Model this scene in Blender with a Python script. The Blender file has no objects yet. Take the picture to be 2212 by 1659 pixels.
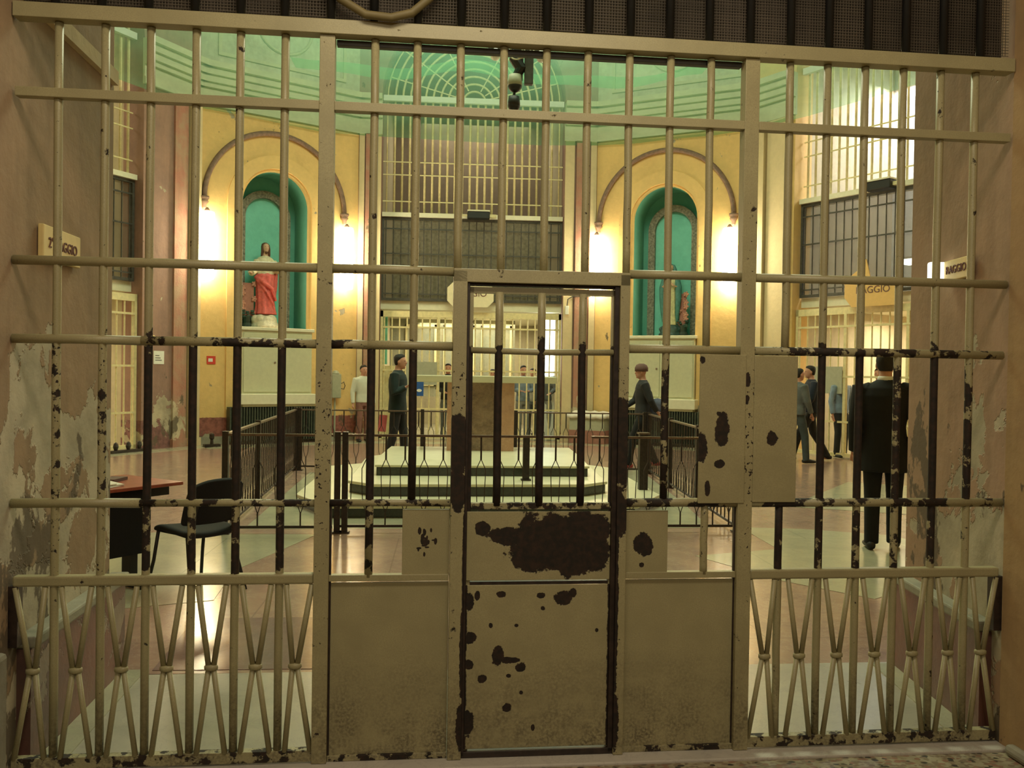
import bpy, bmesh, math, random
from mathutils import Vector, Matrix
random.seed(7)
PI = math.pi
S = bpy.context.scene
COL = S.collection
R = math.radians

# ------------------------------------------------------------------ camera
cam_d = bpy.data.cameras.new('camera')
cam = bpy.data.objects.new('camera', cam_d)
COL.objects.link(cam)
cam_d.sensor_fit = 'HORIZONTAL'
cam_d.sensor_width = 36.0
cam_d.lens = 36.0 * 1900.0 / 2212.0
cam_d.clip_end = 200
cam.matrix_world = (Matrix.Translation((-0.3875, -3.6243, 1.6)) @ Matrix.Rotation(-R(4.40), 4, 'Z')
                    @ Matrix.Rotation(PI/2 - R(0.741), 4, 'X') @ Matrix.Rotation(R(0.885), 4, 'Z'))
S.camera = cam

# ------------------------------------------------------------------ world, exposure
w = bpy.data.worlds.new('world'); S.world = w; w.use_nodes = True
w.node_tree.nodes['Background'].inputs[0].default_value = (0.9, 0.75, 0.5, 1)
w.node_tree.nodes['Background'].inputs[1].default_value = 0.02
S.view_settings.view_transform = 'Standard'
S.view_settings.look = 'None'
S.view_settings.exposure = 0.0
S.view_settings.gamma = 1.0
S.view_settings.use_curve_mapping = False
S.cycles.max_bounces = 6
S.cycles.diffuse_bounces = 4
S.cycles.glossy_bounces = 3
S.cycles.transparent_max_bounces = 12
S.cycles.sample_clamp_indirect = 6.0
S.cycles.use_denoising = True
S.cycles.use_adaptive_sampling = True
S.cycles.adaptive_threshold = 0.02

def area(name, loc, rot, sx, sy, power, col):
    l = bpy.data.lights.new(name, 'AREA'); l.shape = 'RECTANGLE'; l.size = sx; l.size_y = sy
    l.energy = power; l.color = col
    o = bpy.data.objects.new(name, l); COL.objects.link(o)
    o.location = loc; o.rotation_euler = rot
    return o
# corridor lamp behind the camera; unseen helper lights added mid-air in rotunda and wings
area('corridor_lamp_light', (-0.1, -1.9, 4.1), (R(32), 0, 0), 1.8, 0.5, 46, (1.0, 0.86, 0.60))
area('corridor_rear_light', (0.2, -5.6, 3.9), (R(48), 0, 0), 1.6, 0.8, 52, (1.0, 0.87, 0.62))
area('rotunda_fill_light', (0.3, 8.6, 10.6), (0, 0, 0), 5.0, 5.0, 1450, (1.0, 0.92, 0.70))  # unseen fill added under the dome, no fitting there
area('far_wing_light', (0.4, 21.0, 8.6), (0, 0, 0), 3.0, 2.5, 110, (1.0, 0.93, 0.66))
area('far_wing_gallery_light', (0.4, 20.5, 2.95), (0, 0, 0), 3.0, 4.0, 230, (1.0, 0.92, 0.62))
area('right_wing_light', (10.9, 14.4, 8.2), (0, 0, 0), 3.0, 2.5, 650, (0.95, 0.97, 1.0))
area('right_wing_ground_light', (10.6, 14.2, 2.9), (0, 0, 0), 2.5, 2.5, 230, (1.0, 0.88, 0.6))
area('left_wing_light', (-10.3, 14.5, 8.2), (0, 0, 0), 3.0, 2.5, 300, (1.0, 0.90, 0.58))
area('left_wing_ground_light', (-10.2, 14.5, 2.9), (0, 0, 0), 2.5, 2.5, 230, (1.0, 0.88, 0.6))

# ------------------------------------------------------------------ materials
class NT:
    def __init__(s, name):
        s.m = bpy.data.materials.new(name); s.m.use_nodes = True
        s.t = s.m.node_tree; s.n = s.t.nodes; s.l = s.t.links
        s.b = s.n['Principled BSDF']; s.out = s.n['Material Output']
    def new(s, typ, **kw):
        x = s.n.new(typ)
        for k, v in kw.items(): setattr(x, k, v)
        return x
    def ln(s, a, b): s.l.new(a, b)
    def val(s, x):
        return x
    def math(s, op, a, b=None, c=None, clamp=False):
        x = s.new('ShaderNodeMath', operation=op, use_clamp=clamp)
        for i, v in enumerate((a, b, c)):
            if v is None: continue
            if isinstance(v, (int, float)): x.inputs[i].default_value = v
            else: s.ln(v, x.inputs[i])
        return x.outputs[0]
    def mix(s, f, a, b):
        x = s.new('ShaderNodeMix', data_type='RGBA')
        if isinstance(f, (int, float)): x.inputs[0].default_value = f
        else: s.ln(f, x.inputs[0])
        for i, v in ((6, a), (7, b)):
            if isinstance(v, tuple): x.inputs[i].default_value = (*v[:3], 1)
            else: s.ln(v, x.inputs[i])
        return x.outputs[2]
    def ramp(s, f, lo, hi):
        x = s.new('ShaderNodeMapRange'); x.clamp = True
        s.ln(f, x.inputs[0]); x.inputs[1].default_value = lo; x.inputs[2].default_value = hi
        return x.outputs[0]
    def noise(s, scale, detail=4, vec=None, rough=0.55, w=0.0, dist=0.0):
        x = s.new('ShaderNodeTexNoise'); x.inputs['Scale'].default_value = scale
        x.inputs['Detail'].default_value = detail; x.inputs['Roughness'].default_value = rough
        x.inputs['Distortion'].default_value = dist
        if vec is None:
            vec = s.pos()
        s.ln(vec, x.inputs['Vector'])
        return x.outputs['Fac']
    def pos(s):
        if not hasattr(s, '_p'): s._p = s.new('ShaderNodeNewGeometry').outputs['Position']
        return s._p
    def obj(s):
        if not hasattr(s, '_o'): s._o = s.new('ShaderNodeTexCoord').outputs['Object']
        return s._o
    def xyz(s, v):
        x = s.new('ShaderNodeSeparateXYZ'); s.ln(v, x.inputs[0]); return x.outputs
    def scaled(s, v, sc, off=(0, 0, 0)):
        x = s.new('ShaderNodeMapping'); s.ln(v, x.inputs[0]); x.inputs['Scale'].default_value = sc
        x.inputs['Location'].default_value = off
        return x.outputs[0]
    def bump(s, h, dist=0.01, strength=0.5):
        x = s.new('ShaderNodeBump'); x.inputs['Distance'].default_value = dist
        x.inputs['Strength'].default_value = strength; s.ln(h, x.inputs['Height'])
        s.ln(x.outputs[0], s.b.inputs['Normal'])
    def fin(s, col=None, rough=0.6, metal=0.0, spec=None):
        if isinstance(col, tuple): s.b.inputs['Base Color'].default_value = (*col[:3], 1)
        elif col is not None: s.ln(col, s.b.inputs['Base Color'])
        if isinstance(rough, (int, float)): s.b.inputs['Roughness'].default_value = rough
        else: s.ln(rough, s.b.inputs['Roughness'])
        s.b.inputs['Metallic'].default_value = metal
        if spec is not None: s.b.inputs['Specular IOR Level'].default_value = spec
        return s.m

def simple(name, col, rough=0.6, metal=0.0, var=0.12, scale=14, bump=0.0):
    n = NT(name)
    f = n.noise(scale, 4)
    c = n.mix(n.ramp(f, 0.3, 0.7), tuple(max(0, x*(1-var)) for x in col), tuple(min(1, x*(1+var)) for x in col))
    if bump: n.bump(f, bump, 0.5)
    return n.fin(c, rough, metal)

def emis(name, col, st):
    n = NT(name)
    n.b.inputs['Base Color'].default_value = (*col, 1)
    n.b.inputs['Emission Color'].default_value = (*col, 1)
    n.b.inputs['Emission Strength'].default_value = st
    return n.m

RUST_BACKLIT = (0.011, 0.007, 0.004)  # rusty iron, blackened so the colour also holds the bars' backlit shade
GREENPAINT = (0.365, 0.325, 0.180)
def gate_paint(name, wear=0.0, band=True, blobs=(), big=None, grime=True, edge=None, base=GREENPAINT):
    """cream-olive enamel, chipped to dark iron; hand-height wear with backlit shade painted into its black"""
    n = NT(name)
    o = n.obj(); x, y, z = n.xyz(o)
    n1 = n.noise(17, 5, o, 0.6); n2 = n.noise(55, 3, o, 0.6); n3 = n.noise(6, 3, o)
    col = n.mix(n.ramp(n3, 0.35, 0.65), tuple(c*0.90 for c in base), tuple(c*1.08 for c in base))
    fine = n.noise(220, 2, o)
    col = n.mix(n.ramp(fine, 0.35, 0.75), col, tuple(c*0.82 for c in base))
    m = None
    if band:
        up = n.ramp(z, 1.03, 1.07); dn = n.ramp(z, 1.78, 1.58)
        bandv = n.math('MULTIPLY', up, dn)
        low = n.ramp(z, 0.74, 0.80); lowu = n.ramp(z, 1.12, 1.02)
        lowb = n.math('MULTIPLY', n.math('MULTIPLY', low, lowu), 0.42)
        bb = n.math('MAXIMUM', bandv, lowb)
        t = n.math('ADD', n.math('MULTIPLY', n1, 1.0), n.math('MULTIPLY', n.math('MULTIPLY', bb, 0.14 + wear), 1.0))
        m = n.ramp(t, 0.66, 0.70)
        t2 = n.ramp(n.math('ADD', n2, n.math('MULTIPLY', bb, 0.10)), 0.70, 0.73)
        m = n.math('MAXIMUM', m, t2)
    else:
        m = n.ramp(n.math('ADD', n1, wear), 0.70, 0.74)
    wob = n.math('MULTIPLY', n.math('SUBTRACT', n.noise(34, 5, o, 0.65), 0.5), 1.5)
    wobs = n.math('MULTIPLY', n.math('SUBTRACT', n.noise(12, 5, o, 0.7), 0.5), 1.7)
    def blob(cx, cz, rx, rz, wb):
        dx = n.math('DIVIDE', n.math('SUBTRACT', x, cx), rx)
        dz = n.math('DIVIDE', n.math('SUBTRACT', z, cz), rz)
        d = n.math('SQRT', n.math('ADD', n.math('MULTIPLY', dx, dx), n.math('MULTIPLY', dz, dz)))
        return n.ramp(n.math('ADD', d, wb), 1.04, 0.96)
    for b in blobs: m = n.math('MAXIMUM', m, blob(*b, wob))
    for b in (big or ()): m = n.math('MAXIMUM', m, blob(*b, wobs))
    if edge:
        x0, x1, wd = edge
        d = n.math('MINIMUM', n.math('SUBTRACT', x, x0), n.math('SUBTRACT', x1, x))
        m = n.math('MAXIMUM', m, n.ramp(n.math('ADD', d, n.math('MULTIPLY', wob, wd)), wd*0.55, wd*0.35))
    if grime:
        g = n.math('MULTIPLY', n.ramp(z, 0.50, 0.08), n.ramp(n.noise(7, 6, o, 0.7), 0.36, 0.62))
        g2 = n.math('MULTIPLY', g, n.ramp(n.noise(90, 3, o), 0.35, 0.6))
        col = n.mix(n.math('MULTIPLY', g2, 0.95), col, (0.12, 0.10, 0.06))
    rc = n.mix(n.ramp(n.noise(45, 4, o), 0.4, 0.7), RUST_BACKLIT, (0.032, 0.015, 0.008))
    col = n.mix(m, col, rc)
    h = n.math('SUBTRACT', 1.0, m)
    n.bump(n.math('ADD', h, n.math('MULTIPLY', n2, 0.25)), 0.0025, 0.6)
    ro = n.math('ADD', n.math('MULTIPLY', m, 0.35), 0.42)
    return n.fin(col, ro)

def plaster(name, base, patch=None, under=(0.50, 0.44, 0.30), peel_z=(0.9, 1.9), peel=0.0, dado=None, scale=1.0, streak=True, rough=0.85):
    n = NT(name)
    p = n.pos(); z = n.xyz(p)[2]
    f = n.noise(1.3*scale, 5, p, 0.6); g = n.noise(9*scale, 5, p, 0.6)
    col = n.mix(n.ramp(f, 0.35, 0.68), base, patch or tuple(c*0.72 for c in base))
    if streak:
        st = n.noise(3.0, 4, n.scaled(p, (3, 3, 0.35)), 0.6)
        col = n.mix(n.math('MULTIPLY', n.ramp(st, 0.45, 0.8), 0.5), col, tuple(c*0.55 for c in base))
    col = n.mix(n.math('MULTIPLY', n.ramp(g, 0.4, 0.8), 0.35), col, tuple(min(1, c*1.25) for c in base))
    if dado:
        dc, dz = dado
        dd = n.ramp(n.math('ADD', z, n.math('MULTIPLY', g, 0.06)), dz+0.035, dz+0.025)
        col = n.mix(dd, col, n.mix(n.ramp(n.noise(11, 4, p), 0.4, 0.7), dc, tuple(c*0.5 for c in dc)))
    h = g
    if peel > 0:
        big = n.noise(1.9, 6, p, 0.62, dist=0.3)
        bias = n.ramp(z, peel_z[1], peel_z[0])
        t = n.math('ADD', big, n.math('MULTIPLY', bias, peel))
        m = n.ramp(t, 0.66, 0.675)
        m2 = n.ramp(n.math('ADD', n.noise(2.7, 6, n.scaled(p, (1, 1, .6), (5, 3, 2)), 0.65), n.math('MULTIPLY', bias, peel*0.72)), 0.68, 0.70)
        uc = n.mix(n.ramp(n.noise(4, 5, p), 0.35, 0.65), under, tuple(c*0.66 for c in under))
        col = n.mix(m, col, uc)
        col = n.mix(n.math('MULTIPLY', m2, 0.9), col, (0.12, 0.09, 0.06))
        h = n.math('SUBTRACT', g, n.math('MULTIPLY', m, 1.5))
    n.bump(h, 0.012, 0.5)
    return n.fin(col, rough)

def marble(name, c1, c2, vein, rough=0.16, scale=1.0, joint=None):
    n = NT(name); p = n.pos()
    f = n.noise(2.2*scale, 6, p, 0.65, dist=0.6)
    col = n.mix(n.ramp(f, 0.35, 0.68), c1, c2)
    v = n.noise(5*scale, 8, p, 0.7, dist=1.6)
    vv = n.math('ABSOLUTE', n.math('SUBTRACT', v, 0.5))
    col = n.mix(n.math('MULTIPLY', n.ramp(vv, 0.02, 0.0), 0.45), col, vein)
    if joint:
        b = n.new('ShaderNodeTexBrick'); n.ln(n.scaled(p, (1, 1, 1)), b.inputs['Vector'])
        b.inputs['Scale'].default_value = 1.0
        b.inputs['Brick Width'].default_value = joint[0]; b.inputs['Row Height'].default_value = joint[1]
        b.inputs['Mortar Size'].default_value = 0.006; b.inputs['Mortar Smooth'].default_value = 0.1
        b.offset = 0.5
        col = n.mix(n.math('MULTIPLY', b.outputs['Fac'], 0.5), col, tuple(c*0.5 for c in c1))
    r = n.math('ADD', n.math('MULTIPLY', n.noise(7, 5, p), 0.14), rough - 0.05)
    return n.fin(col, r, 0, 0.6)

M = {}
M['floor'] = marble('floor_pink', (0.39, 0.245, 0.185), (0.29, 0.175, 0.145), (0.5, 0.38, 0.3), 0.17, joint=(1.6, 1.6))
M['floor_light'] = marble('floor_light', (0.44, 0.42, 0.29), (0.36, 0.34, 0.25), (0.3, 0.25, 0.2), 0.17, joint=(1.6, 1.6))
M['floor_purple'] = marble('floor_purple', (0.25, 0.15, 0.13), (0.19, 0.11, 0.11), (0.3, 0.2, 0.2), 0.15)
M['slab'] = marble('slab_marble', (0.40, 0.37, 0.30), (0.33, 0.30, 0.25), (0.25, 0.2, 0.2), 0.28)
M['step_top'] = simple('step_top', (0.66, 0.62, 0.44), 0.35, var=0.05, scale=5)
M['thresh'] = marble('threshold_marble', (0.52, 0.48, 0.42), (0.45, 0.42, 0.37), (0.3, 0.27, 0.25), 0.4)
M['step_dark'] = marble('step_dark', (0.035, 0.04, 0.028), (0.02, 0.022, 0.016), (0.12, 0.11, 0.08), 0.2, 3)
M['altar_pink'] = marble('altar_pink', (0.55, 0.33, 0.21), (0.45, 0.26, 0.17), (0.3, 0.16, 0.1), 0.25, 2)
M['altar_brown'] = marble('altar_brown', (0.30, 0.20, 0.13), (0.14, 0.09, 0.06), (0.5, 0.38, 0.28), 0.25, 3)
M['plinth_red'] = plaster('plinth_red', (0.19, 0.075, 0.055), (0.08, 0.05, 0.045), under=(0.3, 0.24, 0.18), peel=0.06, peel_z=(0.3, 0.7), rough=0.4)
M['stone_cap'] = plaster('stone_cap', (0.36, 0.34, 0.26), (0.22, 0.2, 0.15), rough=0.7)
M['passage'] = plaster('passage_plaster', (0.37, 0.245, 0.15), (0.28, 0.20, 0.12), under=(0.56, 0.49, 0.36), peel_z=(1.0, 1.95), peel=0.22)
M['passage_right'] = plaster('passage_plaster_right', (0.41, 0.26, 0.17), (0.31, 0.21, 0.13), under=(0.52, 0.45, 0.32), peel_z=(0.9, 1.9), peel=0.21)
M['ochre'] = plaster('corridor_ochre', (0.42, 0.28, 0.13), (0.36, 0.23, 0.12), under=(0.4, 0.34, 0.22), peel_z=(0.1, 0.9), peel=0.1)
M['yellow'] = plaster('niche_yellow', (0.74, 0.50, 0.20), (0.66, 0.44, 0.18), under=(0.42, 0.36, 0.26), peel_z=(0.5, 1.3), peel=0.10, dado=((0.34, 0.12, 0.095), 0.56), streak=False)
M['yellow_clean'] = plaster('niche_yellow_clean', (0.74, 0.50, 0.20), (0.68, 0.45, 0.19), streak=False)
M['pinkwall'] = plaster('opening_pink', (0.35, 0.205, 0.155), (0.26, 0.16, 0.13), under=(0.5, 0.42, 0.3), peel_z=(0.5, 1.6), peel=0.14, dado=((0.24, 0.11, 0.10), 0.56))
M['pinkpil'] = plaster('pilaster_pink', (0.40, 0.18, 0.13), (0.38, 0.27, 0.18), under=(0.6, 0.5, 0.35), peel_z=(0.6, 2.0), peel=0.16, scale=3)
M['creampil'] = plaster('pilaster_cream', (0.62, 0.50, 0.30), (0.55, 0.44, 0.27), streak=False)
M['upper'] = plaster('fresco_upper', (0.62, 0.60, 0.46), (0.42, 0.36, 0.28), scale=1.2)
M['cornice'] = plaster('cornice', (0.58, 0.54, 0.38), (0.48, 0.44, 0.32), streak=False)
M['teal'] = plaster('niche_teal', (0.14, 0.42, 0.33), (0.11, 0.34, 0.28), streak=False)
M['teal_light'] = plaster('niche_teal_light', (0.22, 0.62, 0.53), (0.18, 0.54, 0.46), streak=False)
M['grey_orn'] = simple('ornate_grey', (0.25, 0.22, 0.17), 0.7, var=0.5, scale=22, bump=0.02)
M['wing'] = plaster('wing_wall', (0.52, 0.45, 0.30), (0.42, 0.36, 0.25))
M['wing_dark'] = plaster('wing_brown', (0.20, 0.155, 0.11), (0.16, 0.125, 0.09), dado=((0.36, 0.34, 0.22), 6.0))
M['wing_white'] = plaster('wing_white', (0.72, 0.72, 0.66), (0.60, 0.62, 0.60), scale=2)
M['gal_grey'] = plaster('gallery_grey', (0.32, 0.30, 0.20), (0.22, 0.24, 0.18), scale=2)
M['beige'] = simple('cabinet_beige', (0.56, 0.55, 0.38), 0.6, var=0.05)
M['shelf'] = simple('shelf_white', (0.72, 0.68, 0.52), 0.5, var=0.05)
M['radiator'] = simple('radiator_green', (0.045, 0.055, 0.04), 0.5, var=0.3)
M['cream_iron'] = simple('cream_iron', (0.72, 0.62, 0.34), 0.5, var=0.12)
M['grey_iron'] = simple('grey_iron', (0.06, 0.055, 0.045), 0.5, var=0.3)
M['dark_iron'] = simple('dark_iron', (0.026, 0.016, 0.012), 0.45, var=0.5, scale=30)
M['rail_top'] = simple('rail_top', (0.16, 0.11, 0.085), 0.3, metal=0.3, var=0.3)
M['black'] = simple('black_plastic', (0.008, 0.008, 0.008), 0.5, var=0.2)
M['black_fab'] = simple('black_fabric', (0.004, 0.004, 0.005), 0.85, var=0.3, scale=60)
M['redtop'] = simple('desk_red', (0.34, 0.085, 0.05), 0.3, var=0.2, scale=20)
M['paper'] = simple('paper', (0.75, 0.70, 0.62), 0.7, var=0.03)
M['signcream'] = simple('sign_cream', (0.78, 0.60, 0.26), 0.5, var=0.05)
M['signwhite'] = simple('sign_white', (0.85, 0.74, 0.50), 0.5, var=0.04)
M['signorange'] = simple('sign_orange', (0.75, 0.46, 0.16), 0.5, var=0.04)
M['ink'] = simple('sign_ink', (0.16, 0.07, 0.06), 0.7, var=0.1)
M['redsign'] = simple('red_sign', (0.62, 0.05, 0.03), 0.5, var=0.05)
M['white'] = simple('white_paint', (0.75, 0.75, 0.68), 0.5, var=0.04)
M['blue'] = simple('blue_board', (0.02, 0.09, 0.32), 0.5, var=0.1)
M['rib'] = simple('rib_brown', (0.20, 0.125, 0.09), 0.7, var=0.25)
M['greenpipe'] = simple('green_panel', (0.20, 0.55, 0.36), 0.5, var=0.05)
M['plate_grey'] = simple('plate_grey', (0.38, 0.38, 0.28), 0.5, var=0.08)
M['tube_glass'] = emis('lamp_tube', (1.0, 0.88, 0.56), 34.0)
M['fluor'] = emis('fluorescent', (0.95, 1.0, 0.88), 9.0)
M['lit_door'] = emis('lit_doorway', (0.88, 1.0, 0.90), 6.0)
M['lit_sign'] = emis('small_lamp', (1.0, 1.0, 0.78), 2.0)
M['terrazzo'] = None
def _terrazzo():
    n = NT('terrazzo'); p = n.pos()
    v = n.new('ShaderNodeTexVoronoi'); v.inputs['Scale'].default_value = 42; v.inputs['Randomness'].default_value = 1
    n.ln(n.scaled(p, (1, 1.6, 1)), v.inputs['Vector'])
    sep = n.new('ShaderNodeSeparateColor'); n.ln(v.outputs['Color'], sep.inputs[0])
    c = n.mix(n.ramp(sep.outputs[0], 0.45, 0.55), (0.22, 0.165, 0.11), (0.36, 0.32, 0.22))
    c = n.mix(n.ramp(sep.outputs[1], 0.86, 0.88), c, (0.04, 0.035, 0.03))
    c = n.mix(n.ramp(sep.outputs[2], 0.84, 0.86), c, (0.28, 0.15, 0.10))
    c = n.mix(n.ramp(v.outputs['Distance'], 0.55, 0.8), c, (0.33, 0.29, 0.18))
    c = n.mix(n.math('MULTIPLY', n.ramp(n.noise(3, 5, p), 0.45, 0.7), 0.5), c, (0.12, 0.09, 0.05))
    return n.fin(c, 0.5)
M['terrazzo'] = _terrazzo()
def _net():
    n = NT('green_net'); p = n.pos()
    tr = n.new('ShaderNodeBsdfTransparent'); tr.inputs[0].default_value = (0.82, 0.96, 0.86, 1)
    di = n.new('ShaderNodeBsdfDiffuse'); di.inputs[0].default_value = (0.20, 0.46, 0.27, 1)
    tl = n.new('ShaderNodeBsdfTranslucent'); tl.inputs[0].default_value = (0.22, 0.52, 0.32, 1)
    a = n.new('ShaderNodeMixShader'); a.inputs[0].default_value = 0.4
    n.ln(di.outputs[0], a.inputs[1]); n.ln(tl.outputs[0], a.inputs[2])
    b = n.new('ShaderNodeMixShader')
    f = n.math('ADD', n.math('MULTIPLY', n.noise(1.6, 5, p), 0.26), 0.24)
    n.ln(f, b.inputs[0]); n.ln(tr.outputs[0], b.inputs[1]); n.ln(a.outputs[0], b.inputs[2])
    n.ln(b.outputs[0], n.out.inputs[0])
    return n.m
M['net'] = _net()
def _screen(name, col, fac):
    n = NT(name)
    tr = n.new('ShaderNodeBsdfTransparent'); di = n.new('ShaderNodeBsdfDiffuse'); di.inputs[0].default_value = (*col, 1)
    b = n.new('ShaderNodeMixShader'); b.inputs[0].default_value = fac
    n.ln(tr.outputs[0], b.inputs[1]); n.ln(di.outputs[0], b.inputs[2]); n.ln(b.outputs[0], n.out.inputs[0])
    return n.m
M['screen_dense'] = _screen('dense_screen', (0.24, 0.20, 0.17), 0.5)
M['screen'] = _screen('wire_screen', (0.20, 0.17, 0.13), 0.26)
def _sack():
    n = NT('sacking'); p = n.pos(); x, y, z = n.xyz(n.obj())
    wv = n.math('MULTIPLY', n.math('SINE', n.math('MULTIPLY', x, 620)), 0.5)
    wz = n.math('MULTIPLY', n.math('SINE', n.math('MULTIPLY', z, 620)), 0.5)
    g = n.ramp(n.math('ADD', n.math('ADD', wv, wz), n.math('MULTIPLY', n.noise(160, 2, n.obj()), 1.0)), 0.1, 1.1)
    big = n.ramp(n.noise(1.7, 4, n.scaled(n.obj(), (1, 1, 0.2))), 0.42, 0.60)
    c1 = n.mix(g, (0.018, 0.013, 0.007), (0.085, 0.066, 0.052))
    c2 = n.mix(g, (0.014, 0.011, 0.006), (0.050, 0.036, 0.018))
    # the middle length is given a darker tone
    mid = n.math('MULTIPLY', n.ramp(x, -0.50, -0.47), n.ramp(x, 0.55, 0.50))
    return n.fin(n.mix(n.math('MAXIMUM', mid, n.math('MULTIPLY', n.math('SUBTRACT', 1.0, big), 0.75)), c1, c2), 0.9)
M['sack'] = _sack()

# ------------------------------------------------------------------ mesh helper
class MB:
    def __init__(s): s.v = []; s.f = []; s.mi = []; s.m = 0
    def add(s, vs, fs, T=None):
        b = len(s.v)
        for p in vs:
            p = Vector(p)
            s.v.append(T @ p if T else p)
        for f in fs: s.f.append([b+i for i in f]); s.mi.append(s.m)
        return s
    def box(s, x0, x1, y0, y1, z0, z1, T=None):
        return s.add([(x0,y0,z0),(x1,y0,z0),(x1,y1,z0),(x0,y1,z0),(x0,y0,z1),(x1,y0,z1),(x1,y1,z1),(x0,y1,z1)],
            [(0,3,2,1),(4,5,6,7),(0,1,5,4),(1,2,6,5),(2,3,7,6),(3,0,4,7)], T)
    def prism(s, poly, z0, z1, T=None):
        n = len(poly)
        vs = [(x,y,z0) for x,y in poly] + [(x,y,z1) for x,y in poly]
        return s.add(vs, [tuple(range(n-1,-1,-1)), tuple(range(n,2*n))] + [(i,(i+1)%n,n+(i+1)%n,n+i) for i in range(n)], T)
    def slab(s, poly, y0, y1, T=None):   # polygon in xz, extruded along y
        n = len(poly)
        vs = [(x,y0,z) for x,z in poly] + [(x,y1,z) for x,z in poly]
        return s.add(vs, [tuple(range(n)), tuple(range(2*n-1,n-1,-1))] + [((i+1)%n,i,n+i,n+(i+1)%n) for i in range(n)], T)
    def tube(s, pts, r, seg=8, T=None, closed=False, flat=None):
        pts = [Vector(p) for p in pts]; n = len(pts)
        rs = r if isinstance(r, (list, tuple)) else [r]*n
        vs = []; fs = []
        up = None
        for i, p in enumerate(pts):
            if closed: d = pts[(i+1)%n] - pts[i-1]
            else: d = (pts[min(i+1,n-1)] - pts[max(i-1,0)])
            d.normalize()
            if up is None:
                up = Vector((0,0,1)) if abs(d.z) < 0.9 else Vector((0,1,0))
            a = d.cross(up)
            if a.length < 1e-4: a = d.cross(Vector((1,0,0)))
            a.normalize(); b = a.cross(d).normalized()
            up = b
            rr = rs[i]
            ra, rb = rr if isinstance(rr, (tuple, list)) else (rr, rr)
            for k in range(seg):
                t = 2*PI*k/seg + (PI/4 if seg == 4 else 0)
                vs.append(p + a*math.cos(t)*ra + b*math.sin(t)*rb)
        m = n if closed else n-1
        for i in range(m):
            for k in range(seg):
                j = (i+1) % n
                fs.append((i*seg+k, i*seg+(k+1)%seg, j*seg+(k+1)%seg, j*seg+k))
        if not closed:
            fs.append(tuple(range(seg-1,-1,-1))); fs.append(tuple((n-1)*seg+k for k in range(seg)))
        return s.add(vs, fs, T)
    def lathe(s, prof, seg=20, T=None):
        vs = []; fs = []; n = len(prof)
        for r, z in prof:
            for k in range(seg): vs.append((r*math.cos(2*PI*k/seg), r*math.sin(2*PI*k/seg), z))
        for i in range(n-1):
            for k in range(seg): fs.append((i*seg+k, i*seg+(k+1)%seg, (i+1)*seg+(k+1)%seg, (i+1)*seg+k))
        fs.append(tuple(range(seg-1,-1,-1))); fs.append(tuple((n-1)*seg+k for k in range(seg)))
        return s.add(vs, fs, T)
    def loft(s, secs, seg=20, T=None):  # secs: (cx,cy,z,rx,ry)
        vs = []; fs = []; n = len(secs)
        for cx,cy,z,rx,ry in secs:
            for k in range(seg): vs.append((cx+rx*math.cos(2*PI*k/seg), cy+ry*math.sin(2*PI*k/seg), z))
        for i in range(n-1):
            for k in range(seg): fs.append((i*seg+k, i*seg+(k+1)%seg, (i+1)*seg+(k+1)%seg, (i+1)*seg+k))
        fs.append(tuple(range(seg-1,-1,-1))); fs.append(tuple((n-1)*seg+k for k in range(seg)))
        return s.add(vs, fs, T)
    def ball(s, c, rx, ry=None, rz=None, seg=12, T=None):
        ry = ry or rx; rz = rz or rx
        n = seg//2 + 1; vs = [(c[0],c[1],c[2]-rz)]; fs = []
        for i in range(1, n):
            a = -PI/2 + PI*i/n
            for k in range(seg):
                t = 2*PI*k/seg
                vs.append((c[0]+rx*math.cos(a)*math.cos(t), c[1]+ry*math.cos(a)*math.sin(t), c[2]+rz*math.sin(a)))
        vs.append((c[0],c[1],c[2]+rz)); top = len(vs)-1
        for k in range(seg): fs.append((0, 1+(k+1)%seg, 1+k))
        for i in range(n-2):
            for k in range(seg): fs.append((1+i*seg+k, 1+i*seg+(k+1)%seg, 1+(i+1)*seg+(k+1)%seg, 1+(i+1)*seg+k))
        b = 1+(n-2)*seg
        for k in range(seg): fs.append((b+k, b+(k+1)%seg, top))
        return s.add(vs, fs, T)
    def build(s, name, mat, parent=None, smooth=False, bevel=0, remesh=0, loc=None, rotz=None, sub=0, rel=None):
        me = bpy.data.meshes.new(name)
        me.from_pydata([tuple(v) for v in s.v], [], s.f)
        mats = mat if isinstance(mat, (list, tuple)) else [mat]
        for m in mats: me.materials.append(m)
        for p, i in zip(me.polygons, s.mi): p.material_index = min(i, len(mats)-1)
        if smooth: me.polygons.foreach_set('use_smooth', [True]*len(me.polygons))
        me.update()
        o = bpy.data.objects.new(name, me); COL.objects.link(o)
        if parent: o.parent = parent
        if loc: o.location = loc
        if rotz is not None: o.rotation_euler = (0, 0, rotz)
        if bevel:
            b = o.modifiers.new('bevel', 'BEVEL'); b.width = bevel; b.segments = 2; b.limit_method = 'ANGLE'
        if remesh:
            r = o.modifiers.new('remesh', 'REMESH'); r.mode = 'VOXEL'; r.voxel_size = remesh; r.use_smooth_shade = True
            q = o.modifiers.new('smooth', 'SMOOTH'); q.iterations = 3; q.factor = 0.5
        if sub:
            q = o.modifiers.new('sub', 'SUBSURF'); q.levels = sub; q.render_levels = sub
        return o

def tag(o, label, cat, group=None, kind=None):
    if label: o['label'] = label
    if cat: o['category'] = cat
    if group: o['group'] = group
    if kind: o['kind'] = kind
    return o
def thing(name, label, cat, loc=(0,0,0), rotz=0.0, group=None):
    o = bpy.data.objects.new(name, None); COL.objects.link(o)
    o.location = loc; o.rotation_euler = (0,0,rotz); o.empty_display_size = 0.2
    return tag(o, label, cat, group)
def struct(o): o['kind'] = 'structure'; return o

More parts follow.
